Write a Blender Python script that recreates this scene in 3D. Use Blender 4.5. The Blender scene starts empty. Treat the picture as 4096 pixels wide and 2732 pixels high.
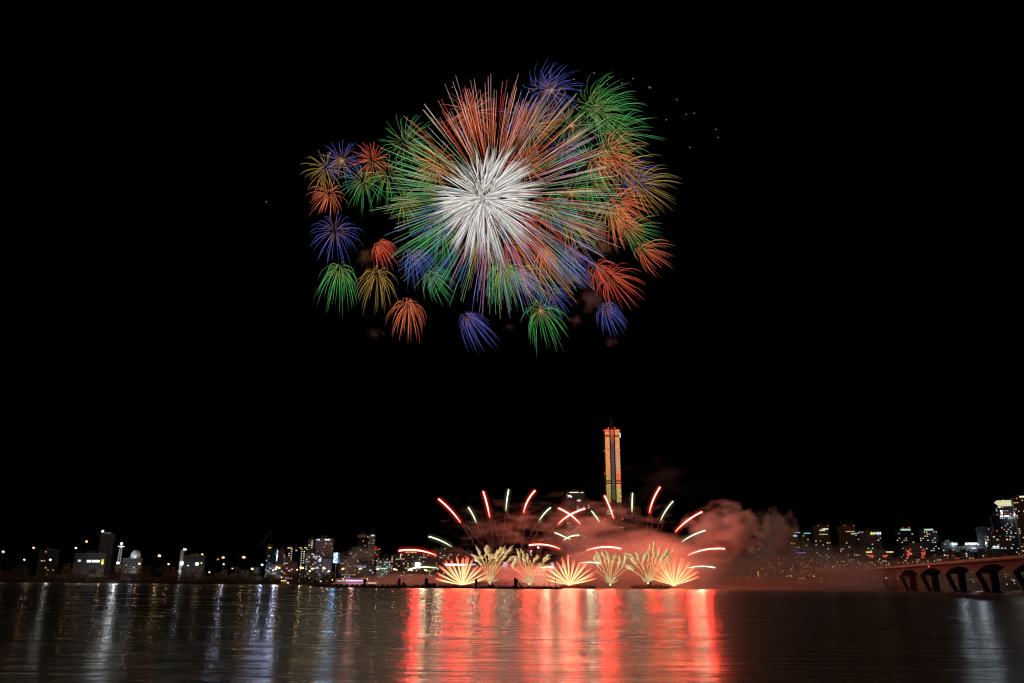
import bpy, math, random
from mathutils import Vector, Matrix
random.seed(7)
S = bpy.context.scene
COL = S.collection
R = random.random
U = random.uniform

# ------------------------------------------------------------------ camera
FOC = 3186.0                      # focal length in photo pixels (4096 wide)
CAMZ = 3.0
PITCH = math.atan((2337 - 1366) / FOC)
ROLL = 0.008
cam = bpy.data.cameras.new('camera')
cam.sensor_width = 36.0
cam.lens = 36.0 * FOC / 4096
cam.clip_start = 0.5
cam.clip_end = 20000
camo = bpy.data.objects.new('camera', cam)
COL.objects.link(camo)
CROT = Matrix.Rotation(math.pi / 2 + PITCH, 3, 'X') @ Matrix.Rotation(ROLL, 3, 'Z')
camo.matrix_world = Matrix.Translation((0, 0, CAMZ)) @ CROT.to_4x4()
S.camera = camo
FWD = CROT @ Vector((0, 0, -1))


def P(px, py, Y):
    """the point at ground distance Y that shows at photo pixel (px, py)"""
    d = CROT @ Vector(((px - 2048) / FOC, -(py - 1366) / FOC, -1))
    return Vector((0, 0, CAMZ)) + d * (Y / d.y)


def mpp(p):
    """metres per photo pixel at a point"""
    return (Vector(p) - Vector((0, 0, CAMZ))).dot(FWD) / FOC


# ------------------------------------------------------------------ sky, exposure
W = bpy.data.worlds.new('World')
S.world = W
W.use_nodes = True
nt = W.node_tree
bg = nt.nodes['Background']
sky = nt.nodes.new('ShaderNodeTexSky')
sky.sky_type = 'NISHITA'
sky.sun_disc = False
sky.sun_elevation = math.radians(-8)
sky.sun_rotation = math.radians(200)
nt.links.new(sky.outputs[0], bg.inputs[0])
bg.inputs[1].default_value = 0.004
S.view_settings.view_transform = 'Standard'
S.view_settings.look = 'None'
S.view_settings.exposure = 0
S.view_settings.gamma = 1
S.render.engine = 'CYCLES'
S.cycles.use_light_tree = True
S.cycles.max_bounces = 4
S.cycles.diffuse_bounces = 1
S.cycles.glossy_bounces = 2
S.cycles.transmission_bounces = 2
S.cycles.volume_bounces = 1
S.cycles.transparent_max_bounces = 96
S.cycles.sample_clamp_indirect = 6
S.cycles.volume_step_rate = 1.0
S.cycles.volume_max_steps = 64
S.cycles.filter_width = 1.25


# ------------------------------------------------------------------ materials
def newmat(name):
    m = bpy.data.materials.new(name)
    m.use_nodes = True
    m.node_tree.nodes.clear()
    return m, m.node_tree.nodes, m.node_tree.links


def emit(name, col, strength, sample='NONE'):
    m, n, l = newmat(name)
    e = n.new('ShaderNodeEmission')
    o = n.new('ShaderNodeOutputMaterial')
    e.inputs[0].default_value = (*col, 1)
    e.inputs[1].default_value = strength
    l.new(e.outputs[0], o.inputs[0])
    m.cycles.emission_sampling = sample
    return m


def solid(name, col, rough=.7, noise=.35, scale=.3, spec=.3):
    m, n, l = newmat(name)
    b = n.new('ShaderNodeBsdfPrincipled')
    o = n.new('ShaderNodeOutputMaterial')
    tc = n.new('ShaderNodeTexCoord')
    nz = n.new('ShaderNodeTexNoise')
    nz.inputs['Scale'].default_value = scale
    nz.inputs['Detail'].default_value = 6
    cr = n.new('ShaderNodeValToRGB')
    cr.color_ramp.elements[0].position = .3
    cr.color_ramp.elements[1].position = .7
    cr.color_ramp.elements[0].color = (*[c * (1 - noise) for c in col], 1)
    cr.color_ramp.elements[1].color = (*[c * (1 + noise) for c in col], 1)
    l.new(tc.outputs['Object'], nz.inputs['Vector'])
    l.new(nz.outputs[0], cr.inputs[0])
    l.new(cr.outputs[0], b.inputs['Base Color'])
    b.inputs['Roughness'].default_value = rough
    b.inputs['Specular IOR Level'].default_value = spec
    l.new(b.outputs[0], o.inputs[0])
    return m


_fac = {}


def facade(col, fx=.34, fz=.38, glass=(.012, .014, .018)):
    """wall with a grid of dark windows, one per unit of the UV map"""
    key = (col, fx, fz)
    if key in _fac:
        return _fac[key]
    m, n, l = newmat('facade')
    b = n.new('ShaderNodeBsdfPrincipled')
    o = n.new('ShaderNodeOutputMaterial')
    uv = n.new('ShaderNodeUVMap')
    sp = n.new('ShaderNodeSeparateXYZ')
    l.new(uv.outputs[0], sp.inputs[0])
    ms = []
    for i, f in ((0, fx), (1, fz)):
        fr = n.new('ShaderNodeMath'); fr.operation = 'FRACT'
        l.new(sp.outputs[i], fr.inputs[0])
        su = n.new('ShaderNodeMath'); su.operation = 'SUBTRACT'; su.inputs[1].default_value = .5
        l.new(fr.outputs[0], su.inputs[0])
        ab = n.new('ShaderNodeMath'); ab.operation = 'ABSOLUTE'
        l.new(su.outputs[0], ab.inputs[0])
        lt = n.new('ShaderNodeMath'); lt.operation = 'LESS_THAN'; lt.inputs[1].default_value = .5 - f / 2
        l.new(ab.outputs[0], lt.inputs[0])
        ms.append(lt)
    mu = n.new('ShaderNodeMath'); mu.operation = 'MULTIPLY'
    l.new(ms[0].outputs[0], mu.inputs[0]); l.new(ms[1].outputs[0], mu.inputs[1])
    tc = n.new('ShaderNodeTexCoord')
    nz = n.new('ShaderNodeTexNoise'); nz.inputs['Scale'].default_value = .12; nz.inputs['Detail'].default_value = 5
    l.new(tc.outputs['Object'], nz.inputs['Vector'])
    cr = n.new('ShaderNodeValToRGB')
    cr.color_ramp.elements[0].color = (*[c * .7 for c in col], 1)
    cr.color_ramp.elements[1].color = (*[c * 1.2 for c in col], 1)
    l.new(nz.outputs[0], cr.inputs[0])
    mx = n.new('ShaderNodeMix'); mx.data_type = 'RGBA'
    l.new(mu.outputs[0], mx.inputs[0]); l.new(cr.outputs[0], mx.inputs[6])
    mx.inputs[7].default_value = (*glass, 1)
    l.new(mx.outputs[2], b.inputs['Base Color'])
    ro = n.new('ShaderNodeMapRange'); ro.inputs[3].default_value = .75; ro.inputs[4].default_value = .25
    l.new(mu.outputs[0], ro.inputs[0]); l.new(ro.outputs[0], b.inputs['Roughness'])
    l.new(b.outputs[0], o.inputs[0])
    _fac[key] = m
    return m


def glowmat(name, sample='NONE'):
    """light given off by burning sparks; colour carried per point of the trail"""
    m, n, l = newmat(name)
    a = n.new('ShaderNodeAttribute'); a.attribute_name = 'glow'
    e = n.new('ShaderNodeEmission')
    o = n.new('ShaderNodeOutputMaterial')
    l.new(a.outputs[0], e.inputs[0]); l.new(e.outputs[0], o.inputs[0])
    m.cycles.emission_sampling = sample
    return m


M_spark = glowmat('burning_spark')


def halo(name, col, strength):
    """emissive shell painting lens bloom round a flame: lets the light behind it through"""
    m, n, l = newmat(name)
    e = n.new('ShaderNodeEmission'); t = n.new('ShaderNodeBsdfTransparent'); a = n.new('ShaderNodeAddShader')
    o = n.new('ShaderNodeOutputMaterial')
    e.inputs[0].default_value = (*col, 1); e.inputs[1].default_value = strength
    l.new(e.outputs[0], a.inputs[0]); l.new(t.outputs[0], a.inputs[1]); l.new(a.outputs[0], o.inputs[0])
    m.cycles.emission_sampling = 'NONE'
    return m


def veil(name, col, alpha):
    """thin smoke left behind by a rising comet"""
    m, n, l = newmat(name)
    d = n.new('ShaderNodeBsdfDiffuse'); t = n.new('ShaderNodeBsdfTranslucent'); ad = n.new('ShaderNodeMixShader')
    tr = n.new('ShaderNodeBsdfTransparent'); mx = n.new('ShaderNodeMixShader')
    tc = n.new('ShaderNodeTexCoord'); nz = n.new('ShaderNodeTexNoise'); mr = n.new('ShaderNodeMapRange')
    nz.inputs['Scale'].default_value = .12; nz.inputs['Detail'].default_value = 4
    o = n.new('ShaderNodeOutputMaterial')
    for x in (d, t):
        x.inputs[0].default_value = (*col, 1)
    l.new(d.outputs[0], ad.inputs[1]); l.new(t.outputs[0], ad.inputs[2])
    l.new(tc.outputs['Object'], nz.inputs['Vector']); l.new(nz.outputs[0], mr.inputs[0])
    mr.inputs[1].default_value = .35; mr.inputs[2].default_value = .7
    mr.inputs[3].default_value = alpha * .2; mr.inputs[4].default_value = alpha
    l.new(mr.outputs[0], mx.inputs[0])
    l.new(tr.outputs[0], mx.inputs[1]); l.new(ad.outputs[0], mx.inputs[2]); l.new(mx.outputs[0], o.inputs[0])
    return m


# ------------------------------------------------------------------ object helpers
def tag(o, label=None, cat=None, group=None, kind=None):
    if label: o['label'] = label
    if cat: o['category'] = cat
    if group: o['group'] = group
    if kind: o['kind'] = kind
    return o


def empty(name, loc, rz=0):
    o = bpy.data.objects.new(name, None)
    o.empty_display_size = 1
    COL.objects.link(o)
    o.location = loc
    o.rotation_euler = (0, 0, rz)
    return o


def link(name, me, parent=None, loc=(0, 0, 0), scale=(1, 1, 1), rz=0):
    o = bpy.data.objects.new(name, me)
    COL.objects.link(o)
    o.parent = parent
    o.location = loc
    o.scale = scale
    o.rotation_euler = (0, 0, rz)
    return o


def lamp(parent, loc, col, power, radius):
    d = bpy.data.lights.new('lamp_light', 'POINT')
    d.color = col
    d.energy = power
    d.shadow_soft_size = radius
    o = bpy.data.objects.new('lamp_light', d)
    COL.objects.link(o)
    o.parent = parent
    o.location = loc
    return o


class MB:
    """collects boxes, bars and tubes and links them as ONE mesh object"""
    def __init__(s):
        s.v, s.f, s.c, s.uv = [], [], [], {}

    def box(s, x0, x1, y0, y1, z0, z1, top=None, uv=None):
        """top=(dx,dy): how far the upper face spreads beyond the lower one"""
        i = len(s.v)
        tx, ty = top or (0, 0)
        s.v += [(x0, y0, z0), (x1, y0, z0), (x1, y1, z0), (x0, y1, z0),
                (x0 - tx, y0 - ty, z1), (x1 + tx, y0 - ty, z1), (x1 + tx, y1 + ty, z1), (x0 - tx, y1 + ty, z1)]
        fs = [(0, 3, 2, 1), (4, 5, 6, 7), (0, 1, 5, 4), (1, 2, 6, 5), (2, 3, 7, 6), (3, 0, 4, 7)]
        for k, f in enumerate(fs):
            if uv and k >= 2:
                w = (x1 - x0) if k in (2, 4) else (y1 - y0)
                nu = max(1, round(w / uv[0])); nv = max(1, round((z1 - z0) / uv[1]))
                s.uv[len(s.f)] = [(0, 0), (nu, 0), (nu, nv), (0, nv)]
            s.f.append(tuple(i + q for q in f))
        return s

    def tube(s, pts, rad, n=3, cols=None, cap=True):
        pts = [Vector(p) for p in pts]
        m = len(pts)
        i0 = len(s.v)
        for k, p in enumerate(pts):
            t = (pts[min(k + 1, m - 1)] - pts[max(k - 1, 0)])
            if t.length < 1e-6: t = Vector((0, 0, 1))
            t.normalize()
            a = t.cross(Vector((.0, 1, .05)))
            if a.length < 1e-3: a = t.cross(Vector((1, 0, 0)))
            a.normalize(); b = t.cross(a)
            r = rad[k] if isinstance(rad, (list, tuple)) else rad
            for j in range(n):
                an = 2 * math.pi * j / n
                s.v.append(tuple(p + (a * math.cos(an) + b * math.sin(an)) * r))
                if cols: s.c.append(cols[k])
        for k in range(m - 1):
            for j in range(n):
                q = (j + 1) % n
                s.f.append((i0 + k * n + j, i0 + k * n + q, i0 + (k + 1) * n + q, i0 + (k + 1) * n + j))
        if cap:
            s.f.append(tuple(i0 + j for j in reversed(range(n))))
            s.f.append(tuple(i0 + (m - 1) * n + j for j in range(n)))
        return s

    def bar(s, a, b, r, n=4, cols=None):
        return s.tube([a, b], r, n, cols)

    def quad(s, a, b, c, d):
        i = len(s.v)
        s.v += [tuple(a), tuple(b), tuple(c), tuple(d)]
        s.f.append((i, i + 1, i + 2, i + 3))
        return s

    def ball(s, c, r, nu=8, nv=5, sq=(1, 1, 1)):
        i = len(s.v)
        c = Vector(c)
        s.v.append(tuple(c + Vector((0, 0, -r * sq[2]))))
        for a in range(1, nv):
            th = math.pi * a / nv
            for b in range(nu):
                ph = 2 * math.pi * b / nu
                s.v.append((c.x + r * sq[0] * math.sin(th) * math.cos(ph), c.y + r * sq[1] * math.sin(th) * math.sin(ph), c.z - r * sq[2] * math.cos(th)))
        s.v.append(tuple(c + Vector((0, 0, r * sq[2]))))
        for b in range(nu):
            q = (b + 1) % nu
            s.f.append((i, i + 1 + q, i + 1 + b))
            for a in range(nv - 2):
                s.f.append((i + 1 + a * nu + b, i + 1 + a * nu + q, i + 1 + (a + 1) * nu + q, i + 1 + (a + 1) * nu + b))
            s.f.append((i + 1 + (nv - 2) * nu + b, i + 1 + (nv - 2) * nu + q, len(s.v) - 1))
        return s

    def mesh(s, name, mat, smooth=False):
        me = bpy.data.meshes.new(name)
        me.from_pydata(s.v, [], s.f)
        if s.c:
            at = me.color_attributes.new('glow', 'FLOAT_COLOR', 'POINT')
            flat = []
            for c in s.c: flat += [c[0], c[1], c[2], 1.0]
            at.data.foreach_set('color', flat)
        if s.uv:
            ul = me.uv_layers.new(name='UVMap')
            for fi, cs in s.uv.items():
                for li, c in zip(me.polygons[fi].loop_indices, cs):
                    ul.data[li].uv = c
        me.materials.append(mat)
        if smooth:
            me.polygons.foreach_set('use_smooth', [True] * len(me.polygons))
        me.update()
        return me

    def build(s, name, mat, parent=None, loc=(0, 0, 0), smooth=False):
        return link(name, s.mesh(name, mat, smooth), parent, loc)


def bez(a, b, c, n):
    """n+1 points of the arc through a, b (middle) and c"""
    a, b, c = Vector(a), Vector(b), Vector(c)
    k = b * 2 - (a + c) * .5
    return [a * (1 - t) ** 2 + k * 2 * t * (1 - t) + c * t * t for t in [i / n for i in range(n + 1)]]


# ================================================================== water and land
def water():
    m, n, l = newmat('river_water')
    b = n.new('ShaderNodeBsdfPrincipled')
    o = n.new('ShaderNodeOutputMaterial')
    b.inputs['Base Color'].default_value = (.13, .12, .092, 1)
    b.inputs['IOR'].default_value = 1.33
    b.inputs['Roughness'].default_value = .21
    geo = n.new('ShaderNodeNewGeometry')
    prev = None
    for sc, dist, st in (((.16, .5, 1), .34, 1.0),):
        mp = n.new('ShaderNodeMapping'); mp.inputs['Scale'].default_value = sc
        nz = n.new('ShaderNodeTexNoise'); nz.inputs['Scale'].default_value = 1; nz.inputs['Detail'].default_value = 8; nz.inputs['Roughness'].default_value = .60
        l.new(geo.outputs['Position'], mp.inputs[0]); l.new(mp.outputs[0], nz.inputs['Vector'])
        bp = n.new('ShaderNodeBump'); bp.inputs['Strength'].default_value = st; bp.inputs['Distance'].default_value = dist
        l.new(nz.outputs[0], bp.inputs['Height'])
        if prev: l.new(prev.outputs[0], bp.inputs['Normal'])
        prev = bp
    # gusts roughen the surface in long patches
    vals = []
    for sc, de in (((.035, .16, 1), 3), ((.35, 1.7, 1), 4)):
        mp = n.new('ShaderNodeMapping'); mp.inputs['Scale'].default_value = sc
        nz = n.new('ShaderNodeTexNoise'); nz.inputs['Scale'].default_value = 1; nz.inputs['Detail'].default_value = de; nz.inputs['Roughness'].default_value = .7
        l.new(geo.outputs['Position'], mp.inputs[0]); l.new(mp.outputs[0], nz.inputs['Vector'])
        vals.append(nz.outputs[0])
    ad = n.new('ShaderNodeMath'); ad.operation = 'ADD'
    l.new(vals[0], ad.inputs[0]); l.new(vals[1], ad.inputs[1])
    mr = n.new('ShaderNodeMapRange'); mr.inputs[1].default_value = .72; mr.inputs[2].default_value = 1.28; mr.inputs[3].default_value = .16; mr.inputs[4].default_value = .30
    l.new(ad.outputs[0], mr.inputs[0]); l.new(mr.outputs[0], b.inputs['Roughness'])
    l.new(prev.outputs[0], b.inputs['Normal'])
    l.new(b.outputs[0], o.inputs[0])
    mb = MB().quad((-4000, -300, 0), (4000, -300, 0), (4000, 1400, 0), (-4000, 1400, 0))
    tag(mb.build('river_water', m), kind='structure')


water()
M_earth = solid('bank_earth', (.055, .042, .030), .9, .5, .05)
M_grass = solid('grassy_ground', (.04, .042, .022), .9, .4, .04)
# far bank: a sloping shore and the flat city ground behind it
shore = [(-4000, 1230), (-900, 1215), (-640, 1190), (-420, 1130), (-300, 1065), (-150, 1050), (100, 1120), (500, 1190), (1200, 1230), (4000, 1250)]
mb = MB()
for (xa, ya), (xb, yb) in zip(shore, shore[1:]):
    k = max(1, int(abs(xb - xa) / 60))
    for i in range(k):
        f0, f1 = i / k, (i + 1) / k
        x0, y0 = xa + (xb - xa) * f0, ya + (yb - ya) * f0
        x1, y1 = xa + (xb - xa) * f1, ya + (yb - ya) * f1
        mb.quad((x0, y0, -.5), (x1, y1, -.5), (x1, y1 + 18, 4), (x0, y0 + 18, 4))
tag(mb.build('riverbank', M_earth), kind='structure')
mb = MB()
for (xa, ya), (xb, yb) in zip(shore, shore[1:]):
    mb.quad((xa, ya + 18, 4), (xb, yb + 18, 4), (xb, 6000, 4), (xa, 6000, 4))
tag(mb.build('city_ground', M_grass), kind='structure')
tag(MB().quad((-4000, 1400, -1), (4000, 1400, -1), (4000, 9000, -1), (-4000, 9000, -1)).build('ground', M_grass), kind='structure')

# ================================================================== fireworks in the sky
RED, ORA, GRN, BLU, YEL = (1.35, .12, .045), (1.35, .25, .075), (.06, .62, .11), (.07, .12, .68), (.72, .46, .05)
WHT, PNK, PGR, CYN = (1.1, 1.0, 1.0), (.8, .16, .55), (.38, .85, .38), (.08, .28, .85)


def mixc(a, b, t):
    return tuple(x + (y - x) * t for x, y in zip(a, b))


def scl(a, k):
    return tuple(x * k for x in a)


def rdir():
    while True:
        v = Vector((U(-1, 1), U(-1, 1), U(-1, 1)))
        if .05 < v.length < 1: return v.normalized()


def even_dirs(n):
    out = []
    off = R() * 6.28
    for i in range(n):
        z = 1 - 2 * (i + .5) / n
        r = math.sqrt(1 - z * z)
        a = off + i * 2.399963 + U(-.25, .25)
        v = Vector((r * math.cos(a), r * math.sin(a), z)) + Vector((U(-.12, .12), U(-.12, .12), U(-.12, .12)))
        out.append(v.normalized())
    random.shuffle(out)
    return out


def burst(cx, cy, Rpx, dx, dy, col, n, label, Y=None, wid=.12):
    Y = Y or U(800, 1000)
    c = P(cx, cy, Y)
    u = mpp(c)
    root = empty('firework_burst', c)
    tag(root, label, 'firework', 'small coloured bursts round the great white burst')
    D = Vector((dx * u, 0, -dy * u))
    grav = .15 * Rpx * u
    tipc = mixc(col, WHT, .12)
    hot = mixc(col, (1.5, .75, .35), .5)
    for d in even_dirs(int(n * 1.3)):
        Rr = Rpx * 1.12 * u * (U(.82, 1.08) if R() < .8 else U(.5, .8))
        bt = U(.55, 1.3)
        t0, t1 = U(.05, .16), U(.9, 1.05)
        k = 11
        pts, cs, rs = [], [], []
        for i in range(k + 1):
            f = i / k
            t = t0 + (t1 - t0) * f
            e = (1 - math.exp(-1.3 * t)) / .727
            p = d * Rr * e + D * (t ** 1.7) + Vector((0, 0, -grav)) * (t ** 3)
            pts.append(p)
            br = .35 + .65 * min(1, f * 3) if f < .34 else 1.0
            br *= 1 if f < .6 else 1 - (f - .6) * 1.7
            cs.append(scl(mixc(hot, col, min(1, f * 2.2)) if f < .5 else mixc(col, tipc, f), br * bt * U(.7, 1.2)))
            rs.append(wid * (.55 + .45 * min(1, f * 3)) * (1 if f < .85 else 1 - (f - .85) * 3.5))
        MB().tube(pts, rs, 3, cs, cap=False).build('spark_trail', M_spark, root)
    if 'orange heart' in label:
        for d in even_dirs(26):
            e = d * Rpx * u * U(.12, .30)
            MB().tube([e * .1, e * .6, e + Vector((0, 0, -u * 3))], [.16, .16, .08], 3, [(.7, .40, .2), (.55, .22, .08), (.2, .06, .02)], cap=False).build('hot_spark', M_spark, root)
    lamp(root, D * .3, tuple(min(1, q) for q in col), 4e4, 20)
    return root


BURSTS = [
    (1303, 674, 88, -2, 12, YEL, 40, 'thin yellow firework burst at the far upper left, half behind the blue one'),
    (1368, 644, 98, 6, 6, BLU, 42, 'blue firework burst with orange heart at the upper left, between yellow and red'),
    (1487, 640, 82, -4, -2, RED, 46, 'compact red firework burst at the top left, right of the blue one'),
    (1314, 775, 76, -10, 24, ORA, 46, 'orange red firework burst at the left edge, under the yellow one'),
    (1452, 728, 96, 0, 18, GRN, 46, 'green firework burst with curling tips below the red one at upper left'),
    (1622, 571, 125, 22, -14, GRN, 44, 'large sparse green firework burst at upper left with long arms rising right'),
    (1552, 697, 112, 10, 24, GRN, 36, 'green firework burst left of the white heart, between two other green ones'),
    (1885, 450, 112, -6, 0, ORA, 60, 'dense orange firework burst at the top, left of the red and white spikes'),
    (1751, 651, 96, 0, 8, ORA, 40, 'orange firework burst behind the upper left of the white heart'),
    (1724, 684, 74, -6, 16, YEL, 28, 'faint yellow firework burst at the left flank of the white heart'),
    (2160, 353, 92, 42, -48, BLU, 30, 'blue firework burst at the very top, its arms rising to the right'),
    (2206, 361, 112, 28, 2, BLU, 46, 'blue firework burst at the top with an orange heart'),
    (2365, 420, 112, 66, -26, GRN, 50, 'big green firework burst at the upper right, the topmost green one'),
    (2405, 454, 122, 60, 24, GRN, 50, 'green firework burst at the upper right, just under the topmost green one'),
    (2288, 502, 102, 22, 12, GRN, 40, 'green firework burst with orange heart crossed by the white spikes at upper right'),
    (2466, 537, 112, 60, 8, GRN, 42, 'wide green firework burst at the right reaching over the orange one'),
    (2440, 602, 100, 50, 12, ORA, 50, 'orange firework burst at the right, below the wide green one'),
    (2363, 648, 102, 12, 22, GRN, 36, 'green firework burst at the right end of the white spikes'),
    (2394, 644, 88, 60, 60, ORA, 34, 'orange firework burst at the right with arms falling to lower right'),
    (2493, 663, 92, 60, 12, YEL, 34, 'yellow firework burst at the right, above the blue one'),
    (2528, 701, 82, 40, 8, BLU, 34, 'small blue firework burst at the far right between two yellow ones'),
    (2562, 740, 98, 60, 22, YEL, 46, 'yellow firework burst at the far right edge, below the blue one'),
    (2090, 460, 114, 16, 0, BLU, 36, 'blue firework burst behind the upper spikes, right of the dense orange one'),
    (2126, 506, 108, 24, 2, YEL, 36, 'yellow firework burst behind the spikes right above the white heart'),
    (2256, 594, 88, 12, 12, BLU, 36, 'blue firework burst behind the spikes right of the white heart'),
    (2099, 652, 96, 10, 10, ORA, 42, 'orange firework burst behind the upper right of the white heart'),
    (2367, 736, 106, 40, 50, GRN, 40, 'green firework burst at the right falling towards the yellow and orange ones'),
    (2286, 774, 100, 22, 22, GRN, 36, 'green firework burst with orange heart at the right of the white heart'),
    (1341, 925, 102, 2, 26, BLU, 44, 'blue firework burst alone at the left under the orange red one'),
    (1519, 979, 54, 28, 50, RED, 46, 'small red firework burst falling to the right at the lower left'),
    (1357, 1078, 84, 0, 90, GRN, 44, 'green umbrella shaped firework burst at the lower left corner'),
    (1508, 1099, 86, 0, 66, YEL, 42, 'yellow umbrella shaped firework burst at lower left, right of the green umbrella'),
    (1660, 1014, 76, 26, 80, BLU, 44, 'blue umbrella shaped firework burst at lower left under the green spikes'),
    (1726, 1099, 70, 44, 60, GRN, 36, 'green firework burst crossed by pink spikes at the lower left'),
    (1631, 1219, 76, 0, 74, ORA, 40, 'orange umbrella shaped firework burst at the bottom left'),
    (1867, 1265, 66, 62, 80, BLU, 42, 'deep blue firework burst at the very bottom, a fan falling to the right'),
    (2435, 834, 72, 6, 50, YEL, 36, 'yellow firework burst at the right, left of the orange pair'),
    (2476, 809, 88, 66, 26, ORA, 46, 'orange firework burst at the right, upper of the orange pair'),
    (2468, 880, 80, 40, 50, ORA, 46, 'orange firework burst at the right, lower of the orange pair'),
    (2522, 917, 86, 60, 12, GRN, 38, 'green firework burst at the right under the orange pair'),
    (2572, 996, 70, 58, 30, ORA, 36, 'orange shell shaped firework burst alone at the far lower right'),
    (2389, 1066, 68, 40, 50, RED, 36, 'red orange firework burst at lower right, left of its twin'),
    (2443, 1112, 92, 46, 40, RED, 46, 'red orange firework burst at lower right, larger one of the two'),
    (2281, 1012, 90, 34, 60, BLU, 46, 'blue firework burst at lower right falling below the spikes'),
    (2424, 1232, 60, 34, 60, BLU, 40, 'small blue firework burst at the lowest right, over a red smoke puff'),
    (2163, 1244, 98, 22, 66, GRN, 44, 'green firework burst with orange heart at the bottom right of centre'),
    (2207, 1170, 70, 22, 42, BLU, 36, 'faint blue firework burst just above the bottom green one'),
    (2169, 1008, 60, 8, 70, ORA, 36, 'orange firework burst falling straight down beneath the white heart on the right'),
    (2045, 980, 84, 60, 60, RED, 40, 'red firework burst beneath the white heart falling to lower right'),
    (2020, 1083, 82, 24, 50, YEL, 34, 'yellow green firework burst beneath the white heart'),
    (2008, 1080, 82, 14, 90, GRN, 46, 'green umbrella shaped firework burst beneath the white heart'),
    (2087, 1091, 70, 80, 50, YEL, 28, 'yellow firework burst beneath the heart sweeping to the right'),
    (2075, 1095, 62, 40, 70, BLU, 34, 'blue firework burst among the yellow and green ones beneath the heart'),
    (1912, 991, 80, 12, 60, RED, 34, 'red firework burst under the lower left of the white heart'),
    (2286, 900, 80, 44, 70, YEL, 34, 'yellow firework burst right of the heart, above the blue one'),
    (2230, 850, 84, 24, 30, BLU, 32, 'blue firework burst half hidden right of the white heart'),
    (2190, 820, 90, 20, 26, GRN, 32, 'green firework burst overlapping the right side of the white heart'),
    (2107, 855, 100, 64, 62, RED, 44, 'red firework burst over the lower right of the white heart'),
    (1770, 930, 84, 4, 56, GRN, 36, 'green firework burst under the left side of the white heart'),
    (1740, 885, 76, -2, 34, BLU, 28, 'dim blue firework burst at the lower left of the white heart'),
    (1618, 809, 74, 14, 20, YEL, 26, 'faint yellow firework burst left of the white heart among green arms'),
]
for i, b in enumerate(BURSTS):
    burst(*b)

# the great burst: white feathered heart and long coloured spikes
gc = P(1932, 798, 900)
gu = mpp(gc)
g = empty('great_burst', gc)
OFF = Vector((44 * gu, 0, 12 * gu))
tag(g, 'giant firework burst with white feathered heart and long multicoloured spikes', 'firework')


def spike_col(a, far):
    """colour of a spike by its bearing (a: 0 right, 90 up)"""
    a = a % 360
    if 50 < a < 150: c = random.choice([ORA, ORA, RED, RED, WHT, (1.1, .7, .35)])
    elif 150 <= a < 205: c = random.choice([PGR, GRN, GRN, PGR, (.6, .85, .4)])
    elif 205 <= a < 235: c = random.choice([GRN, CYN, PGR, CYN, GRN])
    elif 235 <= a < 300: c = random.choice([PNK, CYN, PNK, CYN, PGR, GRN])
    elif 300 <= a < 340: c = random.choice([ORA, WHT, CYN, PGR, GRN, PNK])
    else: c = random.choice([WHT, PGR, ORA, (.85, .75, .5), ORA, GRN, PNK])
    return c


stuff = MB()
dirs = [rdir() for _ in range(1000)]
dirs.sort(key=lambda d: -(d.x * d.x + d.z * d.z))
for i, d in enumerate(dirs):
    a = math.degrees(math.atan2(d.z, d.x))
    tx = 1.06 if -60 < a < 60 else 1.0
    Rr = 466 * gu * tx * U(.88, 1.10)
    t0 = U(.30, .72); t1 = U(.9, 1.02)
    c = spike_col(a, 1)
    tip = mixc(c, WHT, (.75 if (a % 360 < 150 or a % 360 > 315) else .25)) if R() < .75 else mixc(c, PNK, .4)
    k = 8
    pts, cs, rs = [], [], []
    for j in range(k + 1):
        f = j / k; t = t0 + (t1 - t0) * f
        p = OFF * min(1, t * 3) + d * Rr * t + Vector((0, 0, -16 * gu)) * t ** 2.4 + Vector((18 * gu, 0, 0)) * t ** 2
        pts.append(p)
        if f < .45: q = mixc(mixc(c, ORA, .45), c, f / .45)
        else: q = mixc(c, tip, max(0, (f - .7) / .3))
        cs.append(scl(q, (.35 + .65 * min(1, f * 2.5)) * .95))
        rs.append(.105 * (.5 + .5 * min(1, f * 3)) * (1 if f < .9 else .75))
    (MB() if i < 100 else stuff).tube(pts, rs, 3, cs, cap=False).build('spike', M_spark, g) if i < 100 else stuff.tube(pts, rs, 3, cs, cap=False)
tag(stuff.build('inner_spikes', M_spark, g), kind='stuff')
# feathers of the heart: each a bundle of fine strands drifting to one side
nf = 0
feather_rest = MB()
fd = [rdir() for _ in range(330)]
fd.sort(key=lambda d: -(d.x * d.x + d.z * d.z))
for i, d in enumerate(fd):
    mb = MB() if i < 95 else feather_rest
    L = gu * U(185, 250) * (1.12 if d.x > 0 else 1)
    s0 = U(.04, .34)
    boff = rdir() * gu * U(0, 34)
    side = Vector((U(.2, .7), U(-.3, .3), -U(.4, 1))).normalized()
    wmax = gu * U(5, 14)
    ns = 8
    for q in range(ns):
        o = q / (ns - 1)
        pts, cs, rs = [], [], []
        e0, e1 = s0 + o * .05, 1 - o * U(.02, .35)
        for j in range(8):
            f = j / 7; t = e0 + (e1 - e0) * f
            w = wmax * o * math.sin(min(1, (t - s0) / .7) * math.pi * .62)
            p = boff * (1 - t) + d * L * t + Vector((12 * gu, 0, -34 * gu)) * t * t + side * w
            br = (1.05 - .85 * o ** .6) * (1 if f < .7 else 1 - (f - .7) * 2.2)
            br = max(.12, br) * (.6 + .4 * min(1, f * 4))
            tint = mixc((1.0, 1.0, 1.0), (1.0, .88, .74), R() * .8)
            pts.append(p); cs.append(scl(tint, br))
            rs.append(gu * (1.1 if q == 0 else .8) * (1 if f < .6 else 1 - (f - .6) * 1.7))
        mb.tube(pts, rs, 3, cs, cap=False)
    if i < 95:
        mb.build('feather', M_spark, g)
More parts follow.
